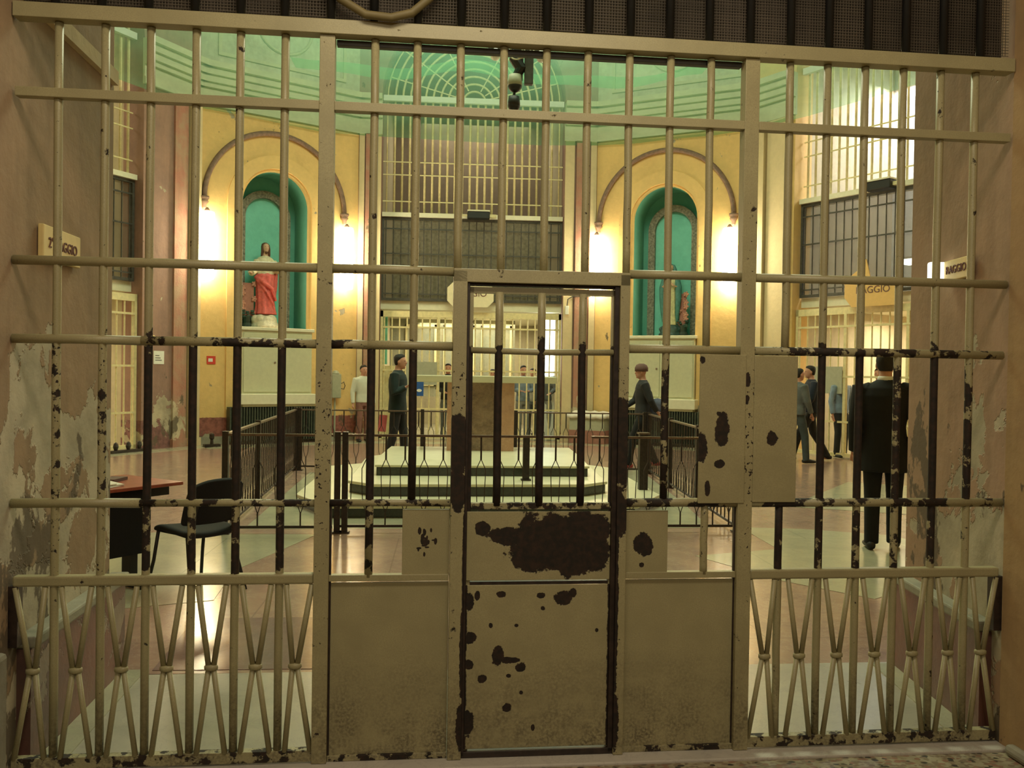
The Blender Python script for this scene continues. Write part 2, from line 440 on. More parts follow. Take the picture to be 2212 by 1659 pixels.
def text(body, size, mat, parent, loc, rot, name='lettering', extrude=0.002, bold=0.0):
    c = bpy.data.curves.new(name, 'FONT'); c.body = body; c.size = size; c.extrude = extrude
    c.align_x = 'CENTER'; c.align_y = 'CENTER'; c.offset = bold
    c.materials.append(mat)
    tmp = bpy.data.objects.new(name, c); COL.objects.link(tmp)
    bpy.context.view_layer.update()
    me = bpy.data.meshes.new_from_object(tmp.evaluated_get(bpy.context.evaluated_depsgraph_get()))
    bpy.data.objects.remove(tmp); bpy.data.curves.remove(c)
    o = bpy.data.objects.new(name, me); COL.objects.link(o)
    if not me.materials: me.materials.append(mat)
    o.parent = parent; o.location = loc; o.rotation_euler = rot
    return o

# ================================================================== ROOM
GA = R(1.83)             # the gate and its passage are turned a little against the rotunda
V = {1:(-2.65,1.07), 2:(-5.5,2.6), 3:(-8.2,6.6), 4:(-8.2,10.4), 5:(-5.5,15.1), 6:(-2.43,16.95), 7:(3.13,16.95),
     8:(6.3,15.1), 9:(9.0,10.4), 10:(9.0,6.6), 11:(6.2,2.6), 0:(2.65,1.07)}
H = 10.4
def frame(a, b):
    P = Vector((*V[a],0)); Q = Vector((*V[b],0)); d = Q-P
    return P, math.atan2(d.y, d.x), d.length

def wall_piece(L, h, op=None, thick=0.35, seg=24):
    """a wall panel in its own x/z plane with an arched or square opening"""
    mb = MB()
    if not op: return mb.box(0, L, 0, thick, 0, h)
    u0, u1, z0, zs = op[:4]
    arch = len(op) > 4 and op[4]
    if u0 > 0: mb.box(0, u0, 0, thick, 0, h)
    if u1 < L: mb.box(u1, L, 0, thick, 0, h)
    if z0 > 0: mb.box(u0, u1, 0, thick, 0, z0)
    if arch:
        r = (u1-u0)/2; c = (u0+u1)/2
        pts = [(c - r*math.cos(PI*i/seg), zs + r*math.sin(PI*i/seg)) for i in range(seg+1)]
        for (xa, za), (xb, zb) in zip(pts, pts[1:]):
            mb.slab([(xa,za),(xb,zb),(xb,h),(xa,h)], 0, thick)
    else: mb.box(u0, u1, 0, thick, zs, h)
    return mb

# floor of the rotunda
fl = [V[i] for i in (1,2,3,4,5,6,7,8,9,10,11,0)]
struct(MB().prism(fl[::-1], -0.12, 0.0).build('floor', M['floor']))
def inlay(n, pts, m='floor_light', h=0.003):
    return struct(MB().prism(pts, 0.0, h).build('floor_inlay', M[m]))
inlay(1, [(1.85,4.0),(2.28,3.05),(2.74,2.5),(4.6,3.8),(4.15,5.0),(3.4,5.35),(2.75,5.45),(2.72,4.3)])
inlay(2, [(3.85,6.9),(5.15,6.3),(7.3,8.6),(5.8,9.4)])
inlay(3, [(-1.60,5.0),(-2.02,3.45),(-1.95,2.55),(-3.0,2.15),(-4.6,4.0),(-2.9,5.3),(-2.55,5.05)])
inlay(4, [(-2.36,5.3),(2.42,5.42),(2.62,7.2),(2.9,10.9),(-2.45,10.2)], h=0.002)
inlay(5, [(-5.3,14.7),(-2.38,16.45),(3.1,16.45),(6.2,14.7),(5.9,14.1),(2.9,15.8),(-2.2,15.8),(-5.0,14.1)])
inlay(6, [(-1.9,1.12),(-1.95,2.1),(1.0,2.15),(1.0,1.12)], 'floor_purple')
inlay(7, [(-8.0,10.4),(-5.4,14.9),(-5.0,14.6),(-7.6,10.2)])

# niche walls (the two behind the statues carry a recess; the others are plain)
NU = 1.65
def niche_wall(a, b, name, full):
    P, ang, L = frame(a, b)
    if full:
        o = wall_piece(L, 7.3, (NU-0.75, NU+0.75, 2.5, 5.15, True), 0.12).build(name, M['yellow'], loc=P, rotz=ang)
    else:
        o = MB().box(0, L, 0, 0.35, 0, 7.3).build(name, M['yellow'], loc=P, rotz=ang)
    struct(o)
    struct(MB().box(0, L, 0.0, 0.35, 7.3, H).build('wall_upper', M['upper'], loc=P, rotz=ang))
    # cornice of stacked mouldings round the drum
    mb = MB()
    for (z0, z1, d) in ((7.05,7.18,0.06),(7.18,7.42,0.03),(7.42,7.52,0.10),(7.52,7.66,0.16),(7.66,7.80,0.22),(7.80,7.92,0.30)):
        mb.box(-d*0.27, L+d*0.27, -d, 0.02, z0, z1)
    struct(mb.build('trim_cornice', M['cornice'], loc=P, rotz=ang))
    struct(MB().box(0, L, -0.03, 0.0, 0, 0.16).build('baseboard_rotunda', M['stone_cap'], loc=P, rotz=ang))
    # painted fresco panel frames on the drum
    mb = MB()
    for u0 in (0.35,):
        u1 = L-0.35
        mb.box(u0, u1, -0.04, 0, 8.15, 8.22).box(u0, u1, -0.04, 0, 10.0, 10.07).box(u0, u0+0.07, -0.04, 0, 8.22, 10.0).box(u1-0.07, u1, -0.04, 0, 8.22, 10.0)
        c = (u0+u1)/2
        mb.tube([(c+0.62*math.cos(t), -0.02, 9.1+0.62*math.sin(t)) for t in [2*PI*i/32 for i in range(32)]], 0.035, 6, closed=True)
    struct(mb.build('trim_fresco_frame', M['cornice'], loc=P, rotz=ang))
    return P, ang, L

for nm, a, b, full in (('wall_far_left', 5, 6, True), ('wall_far_right', 7, 8, True), ('wall_left', 3, 4, False),
                       ('wall_right', 9, 10, False), ('wall_near_left', 1, 2, False), ('wall_near_right', 11, 0, False)):
    niche_wall(a, b, nm, full)

# pushed-back shallow band and recess shell behind the niche walls
def niche_shell(a, b):
    P, ang, L = frame(a, b)
    r = 0.75; seg = 24; d0 = 0.12; d1 = 0.85
    arc = [(NU - r*math.cos(PI*i/seg), 5.15 + r*math.sin(PI*i/seg)) for i in range(seg+1)]
    prof = [(NU-r, 2.5)] + arc + [(NU+r, 2.5)]
    ro = r + 0.12
    arco = [(NU - ro*math.cos(PI*i/seg), 5.15 + ro*math.sin(PI*i/seg)) for i in range(seg+1)]
    profo = [(NU-ro, 2.5)] + arco + [(NU+ro, 2.5)]
    mb = MB()
    for (p, q, po, qo) in zip(prof, prof[1:], profo, profo[1:]):
        mb.slab([p, q, qo, po], d0, d1)
    mb.box(NU-ro, NU+ro, d0, d1, 2.38, 2.5)
    mb.box(NU-ro, NU+ro, d1, d1+0.1, 2.38, 6.05)
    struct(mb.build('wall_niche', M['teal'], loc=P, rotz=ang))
    # ornate grey arch standing at the back of the recess with a brighter field inside
    mb = MB(); ri, r2 = 0.44, 0.60
    A = [(NU-r2,2.5)] + [(NU - r2*math.cos(PI*i/seg), 5.0 + r2*math.sin(PI*i/seg)) for i in range(seg+1)] + [(NU+r2,2.5)]
    B = [(NU-ri,2.5)] + [(NU - ri*math.cos(PI*i/seg), 5.0 + ri*math.sin(PI*i/seg)) for i in range(seg+1)] + [(NU+ri,2.5)]
    for (p, q, po, qo) in zip(B, B[1:], A, A[1:]): mb.slab([p, q, qo, po], d1-0.12, d1)
    struct(mb.build('trim_niche_arch', M['grey_orn'], loc=P, rotz=ang))
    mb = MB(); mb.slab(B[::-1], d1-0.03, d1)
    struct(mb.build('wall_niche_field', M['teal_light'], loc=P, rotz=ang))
    # raised flat arch band round the niche and round rib that springs above the lamps
    mb = MB(); r1, r2, zc = 0.80, 1.08, 5.15
    for i in range(seg):
        t0, t1 = PI*i/seg, PI*(i+1)/seg
        mb.slab([(NU-r1*math.cos(t0), zc+r1*math.sin(t0)), (NU-r1*math.cos(t1), zc+r1*math.sin(t1)),
                 (NU-r2*math.cos(t1), zc+r2*math.sin(t1)), (NU-r2*math.cos(t0), zc+r2*math.sin(t0))], -0.05, 0)
    mb.box(NU-r2, NU-r1, -0.05, 0, 0.16, zc).box(NU+r1, NU+r2, -0.05, 0, 0.16, zc)
    struct(mb.build('trim_niche_surround', M['yellow'], loc=P, rotz=ang))
    mb = MB()
    mb.tube([(NU-1.57*math.cos(PI*i/40), -0.05, 5.13+1.57*math.sin(PI*i/40)) for i in range(41)], 0.055, 8)
    for sx in (-1, 1):
        T = Matrix.Translation((NU+sx*1.57, -0.06, 0))
        mb.lathe([(0.03,4.90),(0.045,4.93),(0.05,5.0),(0.09,5.05),(0.07,5.08),(0.10,5.12),(0.10,5.16)], 12, T)
    struct(mb.build('trim_arch_rib', M['rib'], loc=P, rotz=ang, smooth=True))
for a, b in ((5,6),(7,8)): niche_shell(a, b)

# opening walls: arched mouths of the wings
def opening_wall(a, b, name, u0, u1, mat):
    P, ang, L = frame(a, b)
    c = (u0+u1)/2; r = (u1-u0)/2
    zs = 7.95
    o = wall_piece(L, H+0.6, (u0, u1, 0, zs, True), 0.55).build(name, M[mat], loc=P, rotz=ang)
    struct(o)
    # cornice returns on the two piers
    mb = MB()
    for (z0, z1, d) in ((7.05,7.18,0.06),(7.18,7.42,0.03),(7.42,7.52,0.10),(7.52,7.66,0.16),(7.66,7.80,0.22),(7.80,7.92,0.30)):
        mb.box(-d*0.27, u0+0.02, -d, 0.02, z0, z1); mb.box(u1-0.02, L+d*0.27, -d, 0.02, z0, z1)
    struct(mb.build('trim_cornice', M['cornice'], loc=P, rotz=ang))
    return P, ang, L
def pilaster(P, ang, u0, u1, mat, d=0.06, z1=7.05):
    mb = MB().box(u0, u1, -d, 0, 0.16, z1)
    mb.box(u0-0.02, u1+0.02, -d-0.03, 0, 0, 0.16)
    return struct(mb.build('trim_pilaster', M[mat], loc=P, rotz=ang))

def wing(P, ang, u0, u1, depth, mats, label):
    """the barrel-high corridor behind an opening: floor, side walls, back and ceiling"""
    low, high, back = mats
    fl = MB().box(u0-0.6, u1+0.6, 0.0, depth, -0.12, 0.0)
    struct(fl.build('floor_wing', M['floor_light'], loc=P, rotz=ang))
    for s_, (x0, x1) in (('left', (u0-0.3, u0)), ('right', (u1, u1+0.3))):
        struct(MB().box(x0, x1, 0.55, depth, 0, 3.05).box(x0, x1, 0.55, depth, 3.25, 10.6).build('wall_wing_'+s_, M[low], loc=P, rotz=ang))
    struct(MB().box(u0-0.3, u1+0.3, depth, depth+0.2, 0, 3.05).build('wall_wing_back', M[back], loc=P, rotz=ang))
    struct(MB().box(u0-0.3, u1+0.3, depth-2.0, depth-1.8, 3.25, 10.6).build('wall_wing_gallery', M[high], loc=P, rotz=ang))
    struct(MB().box(u0-0.3, u1+0.3, 0.30, depth, 3.05, 3.25).build('floor_wing_gallery', M['shelf'], loc=P, rotz=ang))
    struct(MB().box(u0-0.3, u1+0.3, 0.55, depth, 10.6, 10.8).build('ceiling_wing', M[high], loc=P, rotz=ang))

def grilles(P, ang, u0, u1, side, group_ok=True, seed=0, midmat='screen'):
    w_ = u1-u0; c = (u0+u1)/2
    T0 = Matrix.Translation(P) @ Matrix.Rotation(ang, 4, 'Z')
    def at(y): return T0 @ Vector((c, y, 0))
    hw = w_/2 - 0.02
    n = int(round(w_/0.182))
    xs = [-hw + 2*hw*(i+0.5)/n for i in range(n)]
    # ground-floor gate
    g = thing('wing_gate', f'tall cream barred gate filling the ground floor of the {side} archway', 'gate', at(0.14), ang)
    mb = MB().box(-hw, -hw+0.06, -0.03, 0.03, 0, 3.0).box(hw-0.06, hw, -0.03, 0.03, 0, 3.0).box(-hw, hw, -0.03, 0.03, 2.86, 3.0).box(-hw, hw, -0.03, 0.03, 0.03, 0.10)
    for xx in (-hw*0.36, hw*0.36): mb.box(xx-0.03, xx+0.03, -0.035, 0.035, 0.10, 2.86)
    mb.build('frame', M['cream_iron'], g)
    for z in (0.72, 1.62, 2.62): MB().box(-hw+0.06, hw-0.06, -0.045, -0.03, z-0.02, z+0.02).build('crossbar', M['cream_iron'], g)
    for x in xs: MB().tube([(x,0,0.10),(x,0,2.86)], 0.017, 6).build('bar', M['cream_iron'], g)
    MB().box(-hw*0.36-0.75, -hw*0.36-0.03, -0.06, -0.045, 1.28, 1.82).build('lock_plate', M['plate_grey'], g)
    # grey screened gallery grille
    g = thing('gallery_screen', f'dark grey screened grille between lintel and ledge of the {side} archway', 'grille', at(0.24)+Vector((0,0,3.25)), ang)
    mb = MB().box(-hw, hw, -0.03, 0.03, 0, 0.06).box(-hw, hw, -0.03, 0.03, 1.89, 1.95).box(-hw, -hw+0.05, -0.03, 0.03, 0.06, 1.89).box(hw-0.05, hw, -0.03, 0.03, 0.06, 1.89)
    mb.build('frame', M['grey_iron'], g)
    for x in xs: MB().tube([(x,0,0.06),(x,0,1.89)], 0.013, 6).build('bar', M['grey_iron'], g)
    for z in (0.16, 1.10, 1.68): MB().box(-hw+0.05, hw-0.05, -0.03, -0.012, z-0.015, z+0.015).build('crossbar', M['grey_iron'], g)
    MB().box(-hw+0.05, hw-0.05, 0.03, 0.034, 0.06, 1.89).build('wire_mesh', M[midmat], g)
    # ledge
    struct(MB().box(-hw, hw, -0.02, 0.5, 5.20, 5.30).build('trim_ledge', M['shelf'], loc=at(0.16), rotz=ang))
    # high cream grille with fan head
    g = thing('fanlight_grille', f'tall cream grille with concentric fan head in the top of the {side} archway', 'grille', at(0.30)+Vector((0,0,5.30)), ang)
    zs = 2.65; k = 0
    for z in (0.28, 0.90, 1.20): MB().box(-hw, hw, -0.03, -0.012, z-0.013, z+0.013).build('crossbar', M['cream_iron'], g)
    half = [i for i in range(n//2)]
    for i in half:
        r = abs(xs[i])
        if r > hw-0.04: pass
        MB().tube([(-r,0,0),(-r,0,zs)] + [(-r*math.cos(PI*j/24), 0, zs + r*math.sin(PI*j/24)) for j in range(1,24)] + [(r,0,zs),(r,0,0)], 0.027 if r < 1.95 else 0.018, 6).build('hooped_bar', M['cream_iron'], g, smooth=True)
    if n % 2: MB().tube([(0,0,0),(0,0,zs)], 0.021, 6).build('bar', M['cream_iron'], g)
    for a_ in (35, 62, 118, 145, 15, 165):
        MB().box(0.3, hw-0.1, -0.03, -0.014, -0.013, 0.013, Matrix.Translation((0,0,zs)) @ Matrix.Rotation(-R(a_), 4, 'Y')).build('spoke', M['cream_iron'], g)
    MB().box(-hw, hw, -0.12, -0.03, zs-0.05, zs+0.08).build('tie_beam', M['white'], g)
    # black floodlight on ledge
    fl_ = thing('floodlight', f'long black floodlight fixed at the ledge of the {side} archway', 'lamp', T0 @ Vector((c+0.18, 0.02, 5.16)), ang)
    MB().box(-0.32, 0.20, -0.14, 0.10, 0, 0.17).build('housing', M['black'], fl_, bevel=0.02)
    MB().box(0.20, 0.36, -0.05, 0.03, 0.05, 0.12).box(-0.52, -0.32, -0.02, 0.02, 0.07, 0.11).build('bracket', M['cream_iron'], fl_)
    MB().box(-0.32, 0.20, -0.16, 0.12, 0.17, 0.20).build('lid', M['shelf'], fl_)

P6, A6, L6 = opening_wall(6, 7, 'wall_far', 0.52, 4.80, 'pinkwall')
pilaster(P6, A6, 0.02, 0.14, 'creampil'); pilaster(P6, A6, 0.17, 0.40, 'pinkpil', 0.09); pilaster(P6, A6, 0.43, 0.52, 'creampil')
pilaster(P6, A6, 4.80, 5.02, 'creampil'); pilaster(P6, A6, 5.06, 5.36, 'pinkpil', 0.09); pilaster(P6, A6, 5.40, 5.54, 'creampil')
wing(P6, A6, 0.52, 4.80, 6.5, ('wing', 'wing_dark', 'wing'), 'far')
grilles(P6, A6, 0.52, 4.80, 'far central')
P8, A8, L8 = opening_wall(8, 9, 'wall_right_far', 1.02, 4.75, 'yellow_clean')
pilaster(P8, A8, 0.05, 0.30, 'creampil', 0.12); pilaster(P8, A8, 0.34, 0.98, 'creampil', 0.05)
wing(P8, A8, 1.02, 4.75, 5.5, ('wing', 'wing_white', 'wing'), 'right')
grilles(P8, A8, 1.02, 4.75, 'right-hand', midmat='screen_dense')
P4, A4, L4 = opening_wall(4, 5, 'wall_left_far', 0.70, L6*0+3.98, 'pinkwall')
pilaster(P4, A4, 5.10, 5.38, 'creampil', 0.10); pilaster(P4, A4, 4.72, 5.06, 'pinkpil', 0.05)
wing(P4, A4, 0.70, 3.98, 5.5, ('wing', 'wing', 'wing'), 'left')
grilles(P4, A4, 0.70, 3.98, 'left-hand')
# the two side openings hidden from the gate and the inside face round our own doorway
for nm, a, b in (('wall_side_left', 2, 3), ('wall_side_right', 10, 11)):
    P, ang, L = frame(a, b)
    struct(MB().box(0, L, 0, 0.35, 0, H+0.6).build(nm, M['pinkwall'], loc=P, rotz=ang))
P, ang, L = frame(0, 1)
struct(wall_piece(L, H+0.6, (0.42, L-0.54, 0, 4.2), 0.03).build('wall_near', M['pinkwall'], loc=P, rotz=ang))
# ceiling of the rotunda: a shallow ribbed dome
mb = MB(); cx, cy = 0.4, 9.0
ring = [(x, y, H+0.55) for x, y in fl]
prev = [(x, y, H+0.55) for x, y in fl]
for k, (t, z) in enumerate(((0.8, 12.2), (0.5, 13.4), (0.15, 14.0))):
    cur = [(cx+(x-cx)*t, cy+(y-cy)*t, z) for x, y in fl]
    for i in range(12):
        j = (i+1) % 12
        mb.add([prev[i], prev[j], cur[j], cur[i]], [(0,1,2,3)])
    prev = cur
mb.add(prev, [tuple(range(12))])
struct(mb.build('ceiling', M['upper']))

# ------------------------------------------------------------------ passage with the gate
def gp(x, y, z=0.0):   # gate frame to world
    return Vector((x*math.cos(GA) - y*math.sin(GA), x*math.sin(GA) + y*math.cos(GA), z))
PW = 2.065
for nm, s_, m in (('wall_passage_left', -1, 'passage'), ('wall_passage_right', 1, 'passage_right')):
    x0, x1 = (-PW-0.5, -PW) if s_ < 0 else (PW, PW+0.5)
    if s_ < 0: mb = MB().box(x0, x1, -0.03, 1.12, 0, 4.3)
    else: mb = MB().prism([(PW,-0.03),(PW+0.15,1.00),(PW+0.7,1.00),(PW+0.7,-0.03)], 0, 4.3)
    struct(mb.build(nm, M[m], rotz=GA))
for nm, s_, m in (('wall_corridor_left', -1, 'passage'), ('wall_corridor_right', 1, 'ochre')):
    x0, x1 = (-PW-0.5, -PW+0.005) if s_ < 0 else (PW-0.005, PW+0.5)
    struct(MB().box(x0, x1, -7.5, -0.03, 0, 4.3).build(nm, M[m], rotz=GA))
struct(MB().box(-PW-0.5, PW+0.5, -7.5, 1.03, 4.3, 4.5).build('ceiling_corridor', M['passage'], rotz=GA))
struct(MB().box(-PW-0.5, PW+0.5, -7.7, -7.5, 0, 4.3).build('wall_corridor_end', M['passage'], rotz=GA))
struct(MB().box(-PW-0.5, PW+0.5, -7.5, -0.10, -0.12, 0.0).build('floor_corridor', M['terrazzo'], rotz=GA))
struct(MB().box(-PW, PW, -0.10, 0.07, -0.12, 0.012).build('floor_threshold', M['thresh'], rotz=GA, bevel=0.006))
struct(MB().prism([(-PW,0.07),(PW,0.07),(PW+0.15,1.07),(-PW,1.12)], -0.12, 0.001).build('floor_passage', M['slab'], rotz=GA))
# stone-capped red plinths along the passage walls
def plinth(s_):
    # x of the wall face at depth y (the right wall splays outwards)
    f = (lambda y: -PW) if s_ < 0 else (lambda y: PW + 0.15*(y+0.03)/1.03)
    y1 = 1.20 if s_ < 0 else 1.05
    def strip(a, b, ya, yb): return [(f(ya)-s_*a, ya), (f(yb)-s_*a, yb), (f(yb)-s_*b, yb), (f(ya)-s_*b, ya)]
    struct(MB().prism(strip(-0.02, 0.055, 0.06, y1), 0, 0.47).build('baseboard_passage', M['plinth_red'], rotz=GA))
    struct(MB().prism(strip(-0.02, 0.075, 0.06, y1+0.01), 0.47, 0.52).build('trim_plinth_cap', M['stone_cap'], rotz=GA, bevel=0.01))
    struct(MB().prism(strip(0.055, 0.17, 0.07, y1-0.02), 0, 0.008).build('trim_floor_border', M['floor_light'], rotz=GA))
plinth(-1); plinth(1)
# broken plinth ends on the corridor side
for s_, nm in ((-1, 'left'), (1, 'right')):
    mb = MB()
    e0 = s_*PW; a = s_*(PW-0.05)
    mb.box(min(e0,a), max(e0,a), -2.5, -0.12, 0, 0.05 if s_ > 0 else 0.52)
    struct(mb.build('baseboard_corridor', M['stone_cap'], rotz=GA, bevel=0.02))
# cable duct on left passage wall
d = tag(MB().box(-PW, -PW+0.03, 0.10, 1.10, 3.035, 3.105).build('cable_duct', M['creampil'], rotz=GA), 'pale cable duct running along the top of the left passage wall', 'duct')

# ------------------------------------------------------------------ THE GATE
GM = {}
GM['frame'] = gate_paint('paint_frame', wear=-0.30, band=True, blobs=[(0.885,1.585,0.014,0.03),(0.885,1.50,0.012,0.02)])
GM['bar'] = gate_paint('paint_bar', wear=-0.02)
GM['bar_mid'] = gate_paint('paint_bar_mid', wear=0.10)
GM['bar_dark'] = gate_paint('paint_bar_dark', wear=0.62)
GM['bar_worn'] = gate_paint('paint_bar_worn', wear=0.42)
GM['rail'] = gate_paint('paint_rail', wear=0.0, band=False)
GM['rail_worn'] = gate_paint('paint_rail_worn', wear=0.20, band=False)
GM['panel'] = gate_paint('paint_panel', wear=-0.12, band=False)
GM['lattice'] = gate_paint('paint_lattice', wear=-0.10, band=False, grime=False)
blobs = [(0.117,.667,.042,.03),(0.025,.676,.017,.013),(0.157,.686,.019,.021),(-.14,.684,.019,.013),(-.275,.653,.023,.038),(-.267,.503,.027,.025),
 (-.272,.394,.019,.021),(-.151,.43,.024,.042),(-.103,.41,.042,.015),(-.056,.38,.023,.019),(-.109,.213,.019,.019),(-.276,.154,.027,.057),(-.217,.335,.017,.019),
 (.033,.624,.009,.009),(-.182,.556,.009,.011),(-.076,.554,.009,.008),(.262,.529,.008,.009),(-.106,.346,.011,.008),(-.052,.274,.008,.008),(-.001,.127,.008,.015),(-.24,.68,.012,.02)]
GM['door_low'] = gate_paint('paint_door_low', wear=-0.10, band=False, blobs=blobs, edge=(-0.287, 0.313, 0.012))
GM['door_up'] = gate_paint('paint_door_up', wear=-0.12, band=False, big=[(0.10,0.905,0.20,0.125),(0.18,0.855,0.13,0.100),(0.02,0.865,0.12,0.090),(0.22,0.95,0.09,0.07),(-0.10,0.925,0.11,0.040),(-0.22,0.955,0.030,0.030),(-0.05,0.83,0.05,0.05)])
GM['lockL'] = gate_paint('paint_lock_plate', wear=-0.12, band=False, grime=False, big=[(0.775,1.37,0.030,0.075),(0.69,1.30,0.03,0.06),(0.77,1.23,0.022,0.018),(0.72,1.13,0.012,0.03)], blobs=[(0.765,1.44,.012,.01),(0.69,1.665,.012,.015)])
GM['lockR'] = gate_paint('paint_latch_plate', wear=-0.14, band=False, grime=False, blobs=[(1.0,1.335,0.022,0.032)])
GM['small_l'] = gate_paint('paint_small_plate', wear=-0.12, band=False, grime=False, blobs=[(-0.46+0.045*math.sin(i*2.4)*(i%5)/4, 0.905+0.055*math.cos(i*1.9)*(i%4)/3, .004+.003*(i%3), .004+.005*((i+1)%3)) for i in range(22)])
GM['small_r'] = gate_paint('paint_small_plate_worn', wear=-0.12, band=False, grime=False, big=[(0.455,0.885,0.040,0.050)], blobs=[(0.45,0.80,.010,.010)])

gate = thing('entrance_gate', 'large olive-cream barred iron gate, paint chipped to dark iron, filling the passage mouth', 'gate', (0,0,0), GA)
def gb(name, x0, x1, z0, z1, y0, y1, mat, parent=gate, bevel=0.002):
    return MB().box(x0, x1, y0, y1, z0, z1).build(name, mat, parent, bevel=bevel)
def vbar(x, z0, z1, mat, parent=gate, r=0.0165, name='bar'):
    # forged, very slightly uneven round bar
    n = 9
    return MB().tube([(x + (random.uniform(-.0015,.0015) if 0 < i < n-1 else 0), 0.0, z0+(z1-z0)*i/(n-1)) for i in range(n)], r, 10).build(name, mat, parent, smooth=True)
Z = dict(R1=2.97, R2=2.655, R3=2.008, R4=1.703, R5=1.062, R6=0.757, R7=0.05)
# frame: two posts, heads, sill
gb('post', -0.902, -0.842, 0.013, 2.935, -0.03, 0.03, GM['frame']); gb('post', 0.855, 0.917, 0.013, 2.935, -0.03, 0.03, GM['frame'])
gb('top_rail', -2.055, 2.055, 2.935, 2.992, -0.045, 0.02, GM['rail'])
gb('top_angle', -0.84, 0.855, 2.912, 2.935, 0.02, 0.05, M['grey_iron'])
for (x0, x1) in ((-2.05, -0.902), (-0.842, 0.855), (0.917, 2.05)):
    gb('rail', x0, x1, Z['R2']-0.019, Z['R2']+0.017, -0.032, 0.012, GM['rail'])
def tubrail(x0, x1, z, mat, r=0.019, parent=gate):
    return MB().tube([(x0,-0.006,z),((x0+x1)/2,-0.006,z+0.002),(x1,-0.006,z)], r, 10).build('rail', mat, parent, smooth=True)
for x0, x1 in ((-2.06,-0.902),(-0.842,-0.356),(0.375,0.855),(0.917,2.06)): tubrail(x0, x1, Z['R3'] if x0 < 0 else Z['R3']+0.01, GM['rail'])
tubrail(-2.06, -1.58, Z['R4'], GM['rail']); tubrail(-1.58, -0.902, Z['R4'], GM['rail_worn'])
tubrail(-0.842, -0.70, Z['R4'], GM['rail_worn']); tubrail(-0.70, -0.356, Z['R4'], GM['rail']); tubrail(0.375, 0.855, Z['R4']+0.004, GM['rail']); tubrail(0.917, 2.05, Z['R4']+0.005, GM['rail_worn'] )
tubrail(-2.06, -1.58, Z['R5'], GM['rail']); tubrail(-1.58, -0.902, Z['R5'], GM['rail_worn'], 0.015)
tubrail(-0.842, -0.356, Z['R5'], GM['rail_worn'], 0.015); tubrail(0.375, 0.855, Z['R5'], GM['rail_worn']); tubrail(0.917, 2.06, Z['R5'], GM['rail_worn'])
for x0, x1 in ((-2.05,-0.902),(0.917,2.05)):
    gb('rail', x0, x1, Z['R6']-0.020, Z['R6']+0.022, -0.022, 0.022, GM['rail'], bevel=0.008)
    gb('bottom_rail', x0, x1, 0.02, 0.065, -0.02, 0.02, GM['rail_worn'])
for x0, x1 in ((-0.842,-0.36),(0.375,0.855)):
    gb('rail', x0, x1, Z['R6']-0.012, Z['R6']+0.014, -0.015, 0.02, GM['rail'])
# bars
LB = [-1.9,-1.727,-1.556,-1.383,-1.213,-1.039]; RB = [1.06,1.227,1.396,1.569,1.74,1.90]
for i, x in enumerate(LB):
    vbar(x, 0.06, 2.94, GM['bar_worn'] if i >= 2 else GM['bar'])
for i, x in enumerate(RB):
    if i == 0: vbar(x, 1.70, 2.94, GM['bar']); vbar(x-0.012, 0.06, 1.05, GM['bar_dark'])
    else: vbar(x, 0.06, 2.94, GM[('bar','bar_dark','bar_worn','bar_mid','bar_worn','bar_mid')[i]])
for i, x in enumerate([-0.685,-0.515,-0.34,-0.163,0.015,0.188,0.364,0.54,0.714]):
    z0 = 2.0 if 2 <= i <= 6 else (1.06 if i in (1,) else (1.70 if i == 8 else (0.76 if i == 0 else 1.06)))
    vbar(x, z0, 2.94, GM['bar_worn'] if i in (0,1) else (GM['bar_mid'] if i == 7 else GM['bar']))
vbar(0.719, 0.76, 1.05, GM['bar'])
# lattice apron under the two side leaves
def lattice(xs, x0, x1):
    ed = [x0] + xs + [x1]
    for a, b in zip(ed, ed[1:]):
        ia = 0.004 if a == x0 else 0.030; ib = 0.004 if b == x1 else 0.030
        c = (a+b)/2; zt, zk, zb = 0.735, 0.408, 0.06
        MB().tube([(a+ia,-0.012,zt),(c-0.009,-0.016,zk)], 0.0115, 8).build('lattice_rod', GM['lattice'], gate, smooth=True)
        MB().tube([(b-ib,-0.012,zt),(c+0.009,-0.016,zk)], 0.0115, 8).build('lattice_rod', GM['lattice'], gate, smooth=True)
        MB().tube([(c-0.009,-0.016,zk),(a+ia,-0.012,zb)], 0.0115, 8).build('lattice_rod', GM['lattice'], gate, smooth=True)
        MB().tube([(c+0.009,-0.016,zk),(b-ib,-0.012,zb)], 0.0115, 8).build('lattice_rod', GM['lattice'], gate, smooth=True)
        mb = MB().lathe([(0.020,-0.012),(0.027,-0.006),(0.027,0.006),(0.020,0.012)], 12, Matrix.Translation((c,-0.016,zk)) @ Matrix.Diagonal((1,0.7,1,1)))
        mb.build('collar', GM['lattice'], gate, smooth=True)
lattice(LB, -2.045, -0.904); lattice(RB, 0.919, 2.045)
for s_ in (-1, 1): gb('wall_hook', s_*2.05-0.02, s_*2.05+0.02, 0.5, 0.74, -0.02, 0.03, M['dark_iron'])
